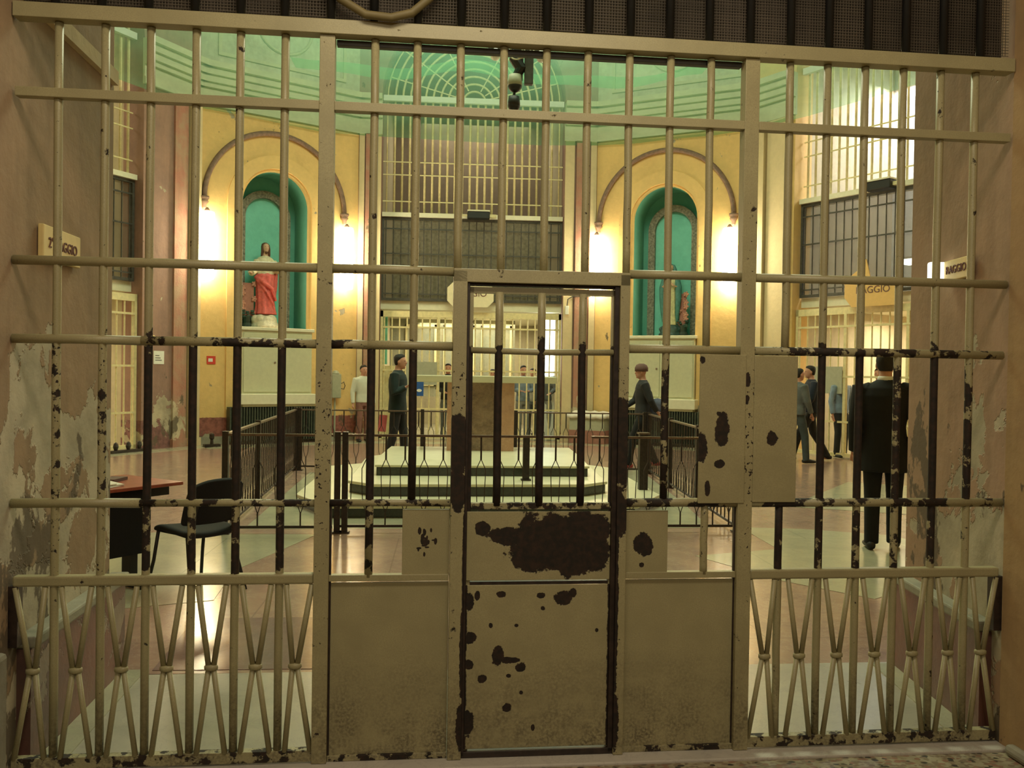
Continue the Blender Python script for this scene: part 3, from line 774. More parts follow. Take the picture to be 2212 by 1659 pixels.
# fixed sheet panels of the centre bay
gb('panel', -0.842, -0.358, 0.03, 0.738, 0.0, 0.006, GM['panel']); gb('panel', 0.375, 0.855, 0.03, 0.738, 0.0, 0.006, GM['panel'])
gb('plate', -0.550, -0.358, 0.764, 1.036, -0.004, 0.004, GM['small_l']); gb('plate', 0.376, 0.561, 0.764, 1.030, -0.004, 0.004, GM['small_r'])
gb('lock_plate', 0.680, 0.880, 1.063, 1.690, -0.034, -0.022, GM['lockL'], bevel=0.003); gb('latch_plate', 0.917, 1.108, 1.067, 1.688, -0.030, -0.020, GM['lockR'], bevel=0.003)
gb('edge_strip', -0.842, -0.834, 0.03, 1.05, -0.006, 0.012, M['dark_iron']); gb('edge_strip', 0.849, 0.855, 0.03, 1.05, -0.006, 0.012, M['dark_iron'])
for x0, x1 in ((-0.842,-0.358),(0.375,0.855)): gb('bottom_rail', x0, x1, 0.0125, 0.036, -0.012, 0.018, GM['rail_worn'])
# door case
gb('door_jamb', -0.356, -0.300, 0.013, 2.013, -0.035, 0.035, gate_paint('paint_jamb', wear=-0.3, band=True, big=[(-0.33,1.30,0.05,0.13),(-0.33,1.12,0.04,0.09)], blobs=[(-0.305,0.15,.018,.10),(-0.302,0.45,.010,.2),(-0.30,0.8,.006,.25)]))
gb('door_jamb', 0.334, 0.375, 0.013, 2.013, -0.035, 0.035, gate_paint('paint_jamb_worn', wear=-0.3, band=True, big=[(0.35,1.30,0.05,0.22),(0.35,1.02,0.04,0.10)], blobs=[(0.334,0.6,.012,.45),(0.336,0.16,.02,.12)]))
gb('door_head', -0.356, 0.375, 1.966, 2.020, -0.035, 0.035, GM['frame'])
gb('door_sill', -0.300, 0.334, 0.013, 0.038, -0.02, 0.03, M['dark_iron'])
gb('door_gap_strip', -0.300, -0.288, 0.02, 1.966, -0.02, 0.03, M['dark_iron']); gb('door_gap_strip', 0.314, 0.334, 0.02, 1.966, -0.02, 0.03, M['dark_iron'])  # dark strips stand in for the shade in the gap round the door
gb('door_gap_strip', -0.300, 0.334, 1.955, 1.966, -0.01, 0.03, M['dark_iron'])
# the wicket door
door = MB().box(-0.290, -0.272, 0.0, 0.028, 0.035, 1.950).box(0.308, 0.322, 0.0, 0.028, 0.035, 1.950).box(-0.290, 0.322, 0.0, 0.028, 1.925, 1.950).build('wicket_door', GM['bar_worn'], gate)
def dpart(name, x0, x1, z0, z1, y0, y1, mat): return MB().box(x0, x1, y0, y1, z0, z1).build(name, mat, door, bevel=0.0015)
dpart('upper_panel', -0.287, 0.313, 0.742, 1.026, -0.008, 0.0, GM['door_up'])
dpart('lower_panel', -0.287, 0.313, 0.045, 0.722, -0.008, 0.0, GM['door_low'])
dpart('crossbar', -0.272, 0.308, 1.036, 1.062, -0.01, 0.02, GM['rail_worn'])
dpart('crossbar', -0.272, 0.308, 0.722, 0.736, -0.002, 0.02, M['dark_iron'])
MB().tube([(-0.28,0.0,1.690),(0.02,0.0,1.686),(0.315,0.0,1.690)], 0.013, 8).build('crossbar', GM['rail'], door, smooth=True)
for x in (-0.166, 0.010, 0.184): vbar(x, 1.05, 1.93, GM['bar_worn'], door, 0.0165)

# lunette above the gate: boarding, wire mesh and dark bars
lun = thing('lunette_grille', 'dark barred and wire-meshed grille above the gate rail', 'grille', (0,0,2.995), GA)
MB().box(-2.05, 2.05, 0.045, 0.06, 0.03, 1.22).build('backing_cloth', M['sack'], lun)
xs = [-1.907,-1.735,-1.56,-1.385,-1.21,-1.04,-0.86,-0.69,-0.515,-0.34,-0.165,0.01,0.185,0.36,0.527,0.697,0.874,1.051,1.22,1.395,1.565,1.735,1.905]
for x in xs: MB().tube([(x,-0.022,0.0),(x,-0.022,1.2)], 0.018, 8).build('bar', M['black'], lun, smooth=True)
mb = MB()
for i in range(330):
    x = -2.05 + i*0.01242
    mb.box(x-0.0009, x+0.0009, -0.002, 0.0, 0.02, 0.42)
for j in range(34):
    z = 0.02 + j*0.01242
    mb.box(-2.05, 2.05, -0.004, -0.002, z-0.0009, z+0.0009)
mb.build('wire_mesh', simple('mesh_wire', (0.10,0.08,0.06), 0.7, var=0.5, scale=3), lun)
cab = tag(MB().tube([(-1.0,-0.05,0.35),(-0.92,-0.055,0.16),(-0.82,-0.06,0.035),(-0.72,-0.065,-0.022),(-0.62,-0.07,-0.030),(-0.54,-0.065,-0.005),(-0.47,-0.06,0.06),(-0.42,-0.05,0.14),(-0.37,-0.05,0.30)], 0.017, 10).build('hanging_cable', simple('cable_olive', (0.16,0.125,0.05), 0.6), loc=(0,0,3.03), rotz=GA, smooth=True), 'thick olive cable sagging over the top rail of the gate', 'cable')

#SECTION2
# ================================================================== RAILINGS, STEPS, ALTAR
def wall_pt(P, ang, u, d, z):   # point on a wall frame: u along it, d out of it into the room
    return Vector((P.x + u*math.cos(ang) + d*math.sin(ang), P.y + u*math.sin(ang) - d*math.cos(ang), z))
F5, F7 = frame(5, 6), frame(7, 8)

def poly_thing(parent, name, pts, z0, z1, mat, bevel=0.0): return MB().prism(pts, z0, z1).build(name, mat, parent, bevel=bevel)
plat = thing('altar_platform', 'three pale stone steps with black risers under the altar', 'platform', (0,0,0.003), 0)
tiers = [([(-1.62,5.95),(1.78,6.02),(2.25,6.9),(2.22,9.9),(1.9,10.35),(-1.6,10.35),(-2.1,9.9),(-2.1,6.8)], 0.0, 0.10, 0.14),
         ([(-1.20,6.62),(1.30,6.70),(1.62,7.0),(1.72,9.9),(1.5,10.3),(-1.3,10.3),(-1.55,9.9),(-1.52,6.95)], 0.14, 0.25, 0.285),
         ([(-1.24,7.45),(1.47,7.45),(1.55,8.6),(1.60,10.2),(-1.20,10.2),(-1.27,8.6)], 0.285, 0.39, 0.42)]
for pts, z0, z1, z2 in tiers:
    c = Vector((sum(p[0] for p in pts)/len(pts), sum(p[1] for p in pts)/len(pts)))
    ins = [((p[0]-c.x)*0.985+c.x, (p[1]-c.y)*0.985+c.y) for p in pts]
    poly_thing(plat, 'riser', ins, z0, z1, M['step_dark'])
    poly_thing(plat, 'tread', pts, z1, z2, M['step_top'], 0.008)

alt = thing('altar_table', 'marble altar with a long pale top on pink pedestals', 'altar', (0.24, 9.72, 0.423), 0)
MB().box(-1.05, 1.05, -0.30, 0.34, 1.02, 1.12).build('top_slab', M['step_top'], alt, bevel=0.01)
MB().box(-0.58, -0.31, -0.24, 0.26, 0.0, 1.02).build('pedestal', M['altar_pink'], alt)
MB().box(0.19, 0.42, -0.24, 0.26, 0.0, 1.02).build('pedestal', M['altar_pink'], alt)
MB().box(-0.31, 0.19, -0.20, 0.24, 0.0, 1.02).build('front_panel', M['altar_brown'], alt)

def railing(p, q, n, label, posts=(0.0, 1.0), hh=0.96):
    p = Vector((*p, 0)); q = Vector((*q, 0)); d = q-p; L = d.length; ang = math.atan2(d.y, d.x)
    t = thing('altar_railing', label, 'railing', p+Vector((0,0,0.004)), ang, None)
    MB().box(0, L, -0.022, 0.022, hh-0.014, hh+0.008).build('top_rail', M['rail_top'], t)
    MB().box(0, L, -0.012, 0.012, 0.05, 0.075).build('bottom_rail', M['dark_iron'], t)
    for f in posts:
        MB().box(f*L-0.028, f*L+0.028, -0.028, 0.028, 0.0, hh+0.03).box(f*L-0.05, f*L+0.05, -0.05, 0.05, 0, 0.012).build('post', M['dark_iron'], t)
    s_ = L/n
    for i in range(n):
        x = (i+0.5)*s_; w2 = min(0.045, s_*0.28)
        mb = MB()
        mb.tube([(x,0,0.07),(x,0,0.20)], 0.008, 5)
        mb.tube([(x,0,hh-0.01),(x,0,hh-0.24)], 0.010, 5)
        for sg in (-1, 1):
            mb.tube([(x,0,hh-0.23),(x+sg*w2,0,hh-0.33),(x+sg*w2,0,hh-0.42),(x+sg*w2*0.8,0,0.30),(x,0,0.19)], 0.0048, 5)
        mb.build('baluster', M['dark_iron'], t)
    return t
railing((-2.48,5.03),(-1.46,5.06), 5, 'short wrought-iron railing section between left corner and double posts', (0.0,))
railing((-1.42,5.10),(1.02,5.15), 13, 'wrought-iron railing directly in front of the altar steps', (0.0,0.03))
railing((1.10,5.15),(2.62,5.17), 9, 'wrought-iron railing section right of the altar steps, nearest the gate', (1.0,))
railing((-2.485,5.09),(-2.72,10.50), 34, 'long wrought-iron railing running back along the left of the altar', (0.34,0.66,1.0))
railing((2.62,5.23),(2.92,10.35), 32, 'long wrought-iron railing running back along the right of the altar', (0.33,0.66,1.0))
railing((-2.66,10.52),(2.86,10.42), 28, 'wrought-iron railing behind the altar, before the far archway', (0.0,0.35,0.62,1.0))
pst = thing('railing_post', 'thick dark iron post standing right of the altar steps', 'post', (2.14,7.36,0.006))
MB().box(-0.055,0.055,-0.055,0.055,0,0.84).build('shaft', M['dark_iron'], pst, bevel=0.006)
MB().box(-0.12,0.16,-0.10,0.10,0,0.02).build('foot_plate', M['dark_iron'], pst)
MB().box(-0.07,0.07,-0.07,0.07,0.84,0.86).build('cap', M['rail_top'], pst)
pst = thing('railing_post', 'slim dark iron post standing on the altar steps before the pedestal', 'post', (0.62,7.05,0.29))
MB().box(-0.04,0.04,-0.04,0.04,0,0.55).build('shaft', M['dark_iron'], pst, bevel=0.005)
MB().box(-0.06,0.06,-0.06,0.06,0.0,0.015).build('foot_plate', M['dark_iron'], pst)

# ================================================================== WALL LAMPS
def sconce(F, u, label):
    P, ang, L = F
    o = thing('wall_lamp', label, 'lamp', wall_pt(P, ang, u, 0.0, 3.42), ang, None)
    T = Matrix.Translation((0,-0.20,0))
    MB().lathe([(0.05,0.0),(0.135,0.015),(0.148,0.05),(0.148,1.36),(0.135,1.395),(0.05,1.41)], 20, T).build('tube_shade', M['tube_glass'], o, smooth=True)
    MB().box(-0.05,0.05,-0.09,-0.001,0.05,1.36).build('back_plate', M['shelf'], o)
    MB().lathe([(0.03,1.411),(0.07,1.415),(0.05,1.45),(0.02,1.49)], 12, T).build('finial', M['rib'], o)
sconce(F5, 0.10, 'glowing tube lamp left of the red-robed statue niche')
sconce(F5, 3.22, 'glowing tube lamp right of the red-robed statue niche')
sconce(F7, 0.09, 'glowing tube lamp left of the blue-mantled statue niche')
sconce(F7, 3.17, 'glowing tube lamp right of the blue-mantled statue niche')

# ================================================================== UNDER THE NICHES
def cabinet(F, side):
    P, ang, L = F
    o = thing('altar_cabinet', f'pale two-door cabinet panel below the {side} statue niche', 'cabinet', wall_pt(P, ang, NU, 0.003, 1.06), ang)
    MB().box(-0.78,0.78,-0.16,0,0,1.36).build('body', M['beige'], o)
    MB().box(-0.82,0.82,-0.21,0.0,1.36,1.43).build('ledge', M['shelf'], o, bevel=0.01)
    for sx in (-1, 1):
        x0, x1 = (-0.75,-0.006) if sx < 0 else (0.006,0.75)
        dd = MB().box(x0,x1,-0.18,-0.16,0.04,1.30).build('door', M['beige'], o, bevel=0.006)
        MB().lathe([(0.010,0),(0.022,0.02),(0.012,0.03)], 10, Matrix.Translation((sx*0.07,-0.18,0.68)) @ Matrix.Rotation(PI/2,4,'X')).build('knob', M['rib'], dd)
    s_ = thing('radiator_shelf', f'white stone shelf between cabinet and radiator under the {side} niche', 'shelf', wall_pt(P, ang, NU, 0.003, 0.84), ang)
    MB().box(-0.86,0.86,-0.36,0,0.0,0.22).build('slab', M['shelf'], s_, bevel=0.012)
    MB().box(-0.80,0.80,-0.30,-0.01,-0.05,-0.002).build('underside_bearer', M['beige'], s_)
    r = thing('radiator', f'dark green ribbed radiator below the {side} statue niche', 'radiator', wall_pt(P, ang, NU+0.02, 0.04, 0.0), ang)
    for i in range(38):
        x = -1.07 + i*2.14/37
        MB().box(x-0.019,x+0.019,-0.26,-0.05,0.07,0.785).build('rib', M['radiator'], r, bevel=0.008)
    MB().box(-1.09,1.09,-0.20,-0.10,0.64,0.69).box(-1.09,1.09,-0.20,-0.10,0.10,0.15).build('header_pipe', M['radiator'], r)
    for x in (-0.9,0.9): MB().box(x-0.02,x+0.02,-0.22,-0.08,0.0,0.08).build('foot', M['radiator'], r)
cabinet(F5, 'left'); cabinet(F7, 'right')

# ================================================================== STATUES
def arm(mb, pts, rs): mb.tube(pts, rs, 10)
SK = simple('statue_skin', (0.60,0.38,0.26), 0.5, var=0.05)
def mat_robe(name, col): return simple(name, col, 0.55, var=0.22, scale=18)
def head_loft(mb, c, s, T=None):
    """a head about 0.23*s tall, face towards -y"""
    x, y, z = c
    mb.loft([(x,y-0.012*s,z-0.115*s,0.018*s,0.020*s),(x,y-0.022*s,z-0.100*s,0.042*s,0.046*s),(x,y-0.014*s,z-0.065*s,0.060*s,0.072*s),(x,y-0.006*s,z-0.02*s,0.070*s,0.086*s),
             (x,y,z+0.03*s,0.076*s,0.094*s),(x,y+0.004*s,z+0.07*s,0.068*s,0.086*s),(x,y+0.004*s,z+0.10*s,0.045*s,0.058*s),(x,y+0.004*s,z+0.115*s,0.012*s,0.016*s)], 18, T)
    mb.tube([(x,y-0.085*s,z+0.02*s),(x,y-0.104*s,z-0.022*s),(x,y-0.088*s,z-0.034*s)], [0.009*s,0.014*s,0.010*s], 8, T)
    for sx in (-1,1):
        mb.ball((x+sx*0.076*s,y+0.006*s,z-0.005*s), 0.010*s,0.020*s,0.032*s, 8, T)
        mb.ball((x+sx*0.030*s,y-0.078*s,z+0.028*s), 0.020*s,0.010*s,0.007*s, 8, T)
    mb.ball((x,y-0.082*s,z-0.058*s),0.022*s,0.012*s,0.008*s,8,T)
    mb.ball((x,y-0.072*s,z-0.092*s),0.020*s,0.016*s,0.014*s,8,T)

def robe_folds(mb, base, seg=36):
    """lofted gown with rippled folds: list of (cx,cy,z,rx,ry,amp)"""
    vs=[]; fs=[]; n=len(base)
    for i,(cx,cy,z,rx,ry,am) in enumerate(base):
        for k in range(seg):
            t=2*PI*k/seg
            f=1+am*math.sin(9*t+1.3*i*0.35)+am*0.6*math.sin(5*t+i*0.5)
            vs.append((cx+rx*f*math.cos(t),cy+ry*f*math.sin(t),z))
    for i in range(n-1):
        for k in range(seg): fs.append((i*seg+k,i*seg+(k+1)%seg,(i+1)*seg+(k+1)%seg,(i+1)*seg+k))
    fs.append(tuple(range(seg-1,-1,-1))); fs.append(tuple((n-1)*seg+k for k in range(seg)))
    mb.add(vs,fs)

P, ang, L = F5
st = thing('robed_statue', 'painted statue in white tunic and rose-red robe in the left niche', 'statue', wall_pt(P, ang, NU-0.10, -0.40, 2.502), ang)
mb = MB()
for i in range(16):
    t = 2*PI*i/16; mb.ball((0.26*math.cos(t)*random.uniform(.6,1), 0.18*math.sin(t), 0.10+0.08*random.random()), 0.11, 0.10, 0.09+0.05*random.random(), 8)
mb.lathe([(0.34,0.0),(0.33,0.04),(0.26,0.16),(0.20,0.27)], 16)
mb.build('rock_base', mat_robe('rock_white',(0.58,0.52,0.40)), st, remesh=0.02)
mb = MB()
mb.loft([(0,0,0.28,0.15,0.12),(0,0,0.8,0.16,0.12),(0,0,1.22,0.15,0.11),(0,0,1.48,0.19,0.11),(0,0,1.55,0.14,0.09),(0,0,1.60,0.06,0.06),(0,0,1.68,0.05,0.05)], 16)
head_loft(mb, (0.0,-0.02,1.77), 0.95)
mb.tube([(-0.17,0,1.48),(-0.25,-0.04,1.24),(-0.36,-0.16,1.18),(-0.42,-0.20,1.20)],[0.055,0.045,0.032,0.02],10)
mb.tube([(0.17,0,1.48),(0.25,-0.05,1.26),(0.16,-0.20,1.34),(0.08,-0.22,1.40)],[0.055,0.045,0.032,0.02],10)
mb.tube([(0.08,-0.22,1.40),(0.05,-0.235,1.44)],[0.016,0.010],6); mb.tube([(-0.42,-0.20,1.20),(-0.47,-0.22,1.18)],[0.016,0.01],6)
body = mb.build('body', SK, st, remesh=0.013)
mb = MB(); robe_folds(mb,[(0,0,1.10,0.19,0.14,.03),(0,0,1.30,0.20,0.15,.03),(0,0,1.46,0.225,0.135,.02),(0,0,1.54,0.17,0.11,.0),(0,0,1.59,0.085,0.08,0)])
mb.tube([(-0.17,0,1.48),(-0.26,-0.04,1.25),(-0.36,-0.15,1.18)],[0.085,0.085,0.075],12); mb.tube([(0.17,0,1.48),(0.26,-0.05,1.26),(0.16,-0.18,1.33)],[0.085,0.085,0.075],12)
mb.build('tunic', mat_robe('tunic_white',(0.66,0.60,0.42)), st, remesh=0.014)
mb = MB(); robe_folds(mb,[(0.02,0,0.30,0.25,0.20,.07),(0.02,0,0.45,0.215,0.17,.07),(0.0,0,0.75,0.19,0.155,.06),(0,0,1.0,0.205,0.16,.05),(0,0,1.16,0.215,0.165,.03),(0,0,1.22,0.16,0.13,.02)])
mb.tube([(-0.22,0.0,1.12),(-0.10,-0.17,1.00),(0.10,-0.19,0.86),(0.20,-0.14,0.60)],[0.05,0.05,0.045,0.03],8)
mb.tube([(-0.20,-0.06,1.05),(-0.02,-0.19,0.78),(0.14,-0.19,0.50)],[0.035,0.03,0.02],8)
mb.tube([(0.20,0.0,1.50),(0.24,0.04,1.2),(0.23,0.02,0.9),(0.22,0.0,0.7)],[0.06,0.07,0.06,0.03],8)
mb.build('robe', mat_robe('robe_rose',(0.66,0.12,0.11)), st, remesh=0.014)
mb = MB(); mb.loft([(0,0.035,1.62,0.075,0.05),(0,0.03,1.70,0.085,0.065),(0,0.022,1.80,0.085,0.088),(0,0.012,1.86,0.076,0.085),(0,0.01,1.89,0.03,0.04)],16)
for sx in (-1,1): mb.tube([(sx*0.065,-0.03,1.84),(sx*0.08,-0.03,1.74),(sx*0.085,-0.02,1.62),(sx*0.09,0.0,1.54)],[0.02,0.026,0.026,0.018],8)
mb.ball((0,-0.075,1.665),0.038,0.03,0.035,8)
mb.build('hair', simple('hair_brown',(0.10,0.045,0.025),0.7), st, remesh=0.011)
mb = MB()
for sx in (-1,1): mb.ball((sx*0.028,-0.098,1.795),0.010,0.006,0.006,8)
mb.build('eyes', M['black'], st)

P, ang, L = F7
st = thing('mantled_statue', 'painted statue in white gown and blue-green mantle in the right niche', 'statue', wall_pt(P, ang, NU+0.06, -0.40, 2.502), ang)
mb = MB(); mb.lathe([(0.26,0.0),(0.26,0.05),(0.22,0.07),(0.24,0.12),(0.20,0.22),(0.13,0.27)], 18)
for i in range(9):
    t = 2*PI*i/9; mb.ball((0.19*math.cos(t),0.16*math.sin(t),0.16),0.075,0.07,0.06,8)
mb.build('pedestal', simple('pedestal_blue',(0.05,0.09,0.09),0.5,var=0.4), st, remesh=0.016)
mb = MB(); mb.loft([(0,0,0.27,0.12,0.10),(0,0,0.8,0.12,0.10),(0,0,1.12,0.11,0.09),(0,0,1.30,0.15,0.09),(0,0,1.38,0.10,0.07),(0,0,1.43,0.045,0.045),(0,0,1.48,0.04,0.04)],16)
head_loft(mb,(0,-0.015,1.56),0.82)
for sx in (-1,1):
    mb.tube([(sx*0.13,0,1.31),(sx*0.19,-0.04,1.12),(sx*0.10,-0.16,1.16),(sx*0.015,-0.19,1.25),(sx*0.010,-0.20,1.33)],[0.04,0.036,0.026,0.02,0.010],8)
mb.build('body', SK, st, remesh=0.012)
mb = MB(); robe_folds(mb,[(0,-0.01,0.25,0.17,0.14,.06),(0,-0.01,0.5,0.145,0.125,.06),(0,-0.01,0.9,0.13,0.11,.05),(0,0,1.12,0.125,0.11,.03),(0,0,1.30,0.16,0.105,.02),(0,0,1.38,0.10,0.085,0)])
mb.build('gown', mat_robe('gown_cream',(0.62,0.58,0.34)), st, remesh=0.013)
mb = MB()
for sx in (-1,1):
    mb.tube([(sx*0.05,0.02,1.64),(sx*0.085,0.01,1.55),(sx*0.13,0.0,1.36),(sx*0.19,-0.02,1.12),(sx*0.19,-0.02,0.85),(sx*0.17,-0.02,0.55),(sx*0.15,-0.01,0.32)],[0.035,0.045,0.07,0.08,0.07,0.055,0.04],10)
mb.loft([(0,0.07,0.30,0.18,0.08),(0,0.07,0.8,0.18,0.08),(0,0.07,1.2,0.18,0.08),(0,0.06,1.40,0.13,0.07),(0,0.045,1.56,0.075,0.065),(0,0.02,1.655,0.05,0.06),(0,0.015,1.675,0.02,0.03)],18)
mb.build('mantle', mat_robe('mantle_teal',(0.06,0.20,0.19)), st, remesh=0.013)
mb = MB()
for sx in (-1,1): mb.ball((sx*0.024,-0.082,1.582),0.008,0.005,0.005,8)
mb.build('eyes', M['black'], st)

# flower stands beside the statues
FL = simple('flower_pink',(0.55,0.26,0.19),0.7,var=0.25,scale=40); LFm = simple('leaf_dark',(0.03,0.07,0.05),0.7,var=0.4)
def flowers(F, du, label, n, spread, side):
    P, ang, L = F
    t = thing('flower_stand', label, 'flowers', wall_pt(P, ang, NU+du, -0.46, 2.503), ang)
    MB().box(-spread,spread,-0.02,0.02,0.25,0.98).build('backing_board', simple('board_rose',(0.42,0.18,0.14),0.7), t, bevel=0.01)
    MB().lathe([(0.13,0),(0.14,0.03),(0.09,0.1),(0.11,0.24),(0.10,0.25)],14).build('pot', M['radiator'], t)
    for i in range(n):
        z = 0.30 + 0.66*i/(n-1); mb = MB(); sx = side if i % 3 else -side
        cxx = sx*spread
        mb.ball((cxx,-0.03,z),0.05,0.04,0.04,8)
        for k in range(5): mb.ball((cxx+0.045*math.cos(k*1.26),-0.05,z+0.045*math.sin(k*1.26)),0.026,0.016,0.026,6)
        mb.build('blossom', FL, t)
    mb = MB()
    for k in range(26):
        a = random.uniform(0,2*PI); x = 0.12*math.cos(a); z = 0.20+0.18*random.random()
        mb.ball((x,-0.05+random.uniform(-.05,.05),z),0.045,0.018,0.02,6)
    mb.build('leaves', LFm, t)
flowers(F5, -0.46, 'rose-coloured flower board with dark leaves left of the red-robed statue', 7, 0.13, -1)
flowers(F7, 0.34, 'pink scalloped flower board right of the blue-mantled statue', 8, 0.08, 1)

# ================================================================== SMALL WALL THINGS
P, ang, L = F5
t = thing('fire_sign', 'small red and white sign on the yellow wall left of the cabinet', 'sign', wall_pt(P, ang, 0.27, 0.003, 1.68), ang)
MB().box(-0.09,0.09,-0.012,0,0,0.17).build('plate', M['redsign'], t); MB().box(-0.06,0.03,-0.015,-0.0125,0.05,0.12).build('symbol', M['white'], t)
t = thing('junction_box', 'grey-green box with round top and pipe on the wall right of the left niche', 'box', wall_pt(P, ang, 3.02, 0.010, 0.96), ang)
MB().box(-0.09,0.13,-0.16,0,0,0.55).tube([(0.02,-0.08,0.55),(0.02,-0.08,0.63)],[0.10,0.04],12).build('housing', M['plate_grey'], t, bevel=0.02)
MB().tube([(0.02,-0.05,-0.85),(0.02,-0.05,0.0)],0.022,8).build('pipe', M['plate_grey'], t)
MB().tube([(0.13,-0.08,0.32),(0.22,-0.09,0.36),(0.25,-0.09,0.28),(0.22,-0.09,0.20),(0.16,-0.08,0.22)],0.009,6).build('hook', M['dark_iron'], t)
P4f, A4f = P4, A4
t = thing('wall_notice', 'white paper notice on the pink wall beside the left archway', 'notice', wall_pt(P4f, A4f, L4-1.03, 0.003, 1.66), A4f)
MB().box(-0.13,0.13,-0.008,0,0,0.26).build('sheet', M['white'], t)
for i in range(3): MB().box(-0.09,0.07-0.03*i,-0.010,-0.0085,0.07+0.045*i,0.085+0.045*i).build('text_line', M['grey_iron'], t)
t = thing('switch_box', 'small yellow box on the pink wall above the white notice', 'box', wall_pt(P4f, A4f, L4-1.24, 0.003, 2.06), A4f)
MB().box(-0.07,0.07,-0.05,0,0,0.16).build('housing', M['signcream'], t, bevel=0.006); MB().box(-0.02,0.02,-0.06,-0.05,0.05,0.11).build('switch', M['rib'], t)
# emergency light with conduit beside the far archway
P, ang, L = frame(6,7)
t = thing('emergency_light', 'small white emergency light at the right edge of the far archway', 'lamp', wall_pt(P, ang, 4.88, 0.08, 2.98), ang)
MB().box(-0.04,0.04,-0.06,0,0,0.20).build('case', M['white'], t, bevel=0.008)
MB().tube([(0,-0.03,0.20),(0.02,-0.03,0.36),(0.12,-0.03,0.42),(0.55,-0.06,0.43)],0.012,6).build('conduit', M['grey_iron'], t)
t = thing('door_curtain_pole', 'pale green painted strip down the left edge of the far archway', 'strip', wall_pt(P, ang, 0.62, -0.35, 0.0), ang)
MB().box(-0.09,0.07,-0.03,0.03,1.75,2.98).build('upper_board', M['greenpipe'], t); MB().box(-0.09,0.25,-0.04,0.04,0.0,1.72).build('lower_board', M['cream_iron'], t)
t = thing('notice_board', 'blue poster with a white shape hung on the far gate', 'poster', wall_pt(P, ang, 1.47, -0.085, 1.02), ang)
MB().box(-0.09,0.09,-0.01,0,0,0.40).build('sheet', M['blue'], t); MB().loft([(0,0,0,0.06,0.035),(0,0,0.004,0.06,0.035)],14, Matrix.Translation((-0.01,-0.011,0.13)) @ Matrix.Rotation(PI/2,4,'X')).build('emblem', M['white'], t)
t = thing('lit_doorway', 'brilliant white lit strip door behind the right side of the far gate', 'light', wall_pt(P, ang, 4.52, -0.60, 1.55), ang)
MB().box(-0.15,0.15,0,0.04,0,1.42).build('glowing_panel', M['lit_door'], t); MB().box(-0.19,0.19,0.041,0.06,-1.55,1.47).build('frame', M['white'], t)

# round-cornered signs
def chamfer(w_, h_, c_): return [(-w_+c_,-h_),(w_-c_,-h_),(w_,-h_+c_),(w_,h_-c_),(w_-c_,h_),(-w_+c_,h_),(-w_,h_-c_),(-w_,-h_+c_)]
t = thing('wing_sign', 'cream eight-sided sign hung on the far central archway', 'sign', wall_pt(P, ang, 2.62, 0.06, 3.40), ang)
MB().slab(chamfer(0.54,0.29,0.14), -0.02, 0).build('board', M['signwhite'], t)
text('RAGGIO', 0.20, M['ink'], t, (0,-0.024,0.02), (PI/2,0,0)); MB().box(-0.05,0.05,-0.023,-0.0205,-0.15,-0.14).build('underline', M['ink'], t)
for x in (-0.3,0.3): MB().box(x-0.012,x+0.012,-0.0,0.27,0.1,0.13).build('hanger', M['grey_iron'], t)
t = thing('wing_sign', 'orange cut-corner sign hung on the right-hand archway', 'sign', wall_pt(P8, A8, 2.88, 0.06, 3.26), A8)
MB().slab([(-0.40,-0.29),(0.54,-0.29),(0.56,-0.15),(0.56,0.22),(0.0,0.24),(-0.10,0.62),(-0.30,0.40),(-0.56,0.22),(-0.56,-0.10)][::1], -0.02, 0).build('board', M['signorange'], t)
text('RAGGIO', 0.19, M['ink'], t, (0.05,-0.024,0.02), (PI/2,0,0))
for x in (-0.3,0.3): MB().box(x-0.012,x+0.012,-0.0,0.27,0.1,0.13).build('hanger', M['grey_iron'], t)
# passage signs, fixed flat to the side walls
t = thing('passage_sign', 'cream lettered board on the left passage wall', 'sign', gp(-PW+0.004, 0.41, 2.045), GA+PI/2)
MB().box(-0.20,0.20,-0.025,-0.001,0,0.14).build('board', M['signcream'], t, bevel=0.004)
text('2° RAGGIO', 0.062, M['ink'], t, (0,-0.027,0.068), (PI/2,0,0))
t = thing('passage_sign', 'yellow lettered light box on the right passage wall', 'sign', gp(PW+0.055, 0.42, 2.085), GA-PI/2-R(8.3))
MB().box(-0.10,0.16,-0.030,-0.001,0,0.10).build('board', M['signcream'], t, bevel=0.004)
MB().box(-0.135,-0.102,-0.10,-0.001,0.0,0.10).build('glowing_end', M['lit_sign'], t, bevel=0.01)
text('RAGGIO', 0.055, M['ink'], t, (0.03,-0.032,0.05), (PI/2,0,0))

# fluorescent fitting inside the right wing
t = thing('ceiling_light', 'bright fluorescent fitting glowing behind the right-hand gallery screen', 'lamp', wall_pt(P8, A8, 3.05, -1.6, 3.92), A8)
MB().box(-0.52,0.52,-0.14,0.14,0.0,0.10).build('diffuser', M['fluor'], t, bevel=0.02); MB().box(-0.54,0.54,-0.16,0.16,0.101,0.14).build('housing', M['white'], t)
MB().tube([(0,0,0.14),(0,0,1.4)],0.012,6).build('hanging_rod', M['grey_iron'], t)
t = thing('doorway_light', 'warm lit lamp head inside the right-hand ground-floor gate', 'lamp', wall_pt(P8, A8, 3.1, -1.9, 2.82), A8)
MB().box(-0.42,0.42,-0.10,0.10,0.0,0.08).build('diffuser', M['fluor'], t, bevel=0.02); MB().box(-0.44,0.44,-0.12,0.12,0.081,0.12).build('housing', M['white'], t)
# partition inside the right wing and doors
struct(MB().box(2.30,4.2,0,0.12,0,2.55).build('wall_wing_partition', M['signorange'], loc=wall_pt(P8, A8, 0, -2.6, 0), rotz=A8))
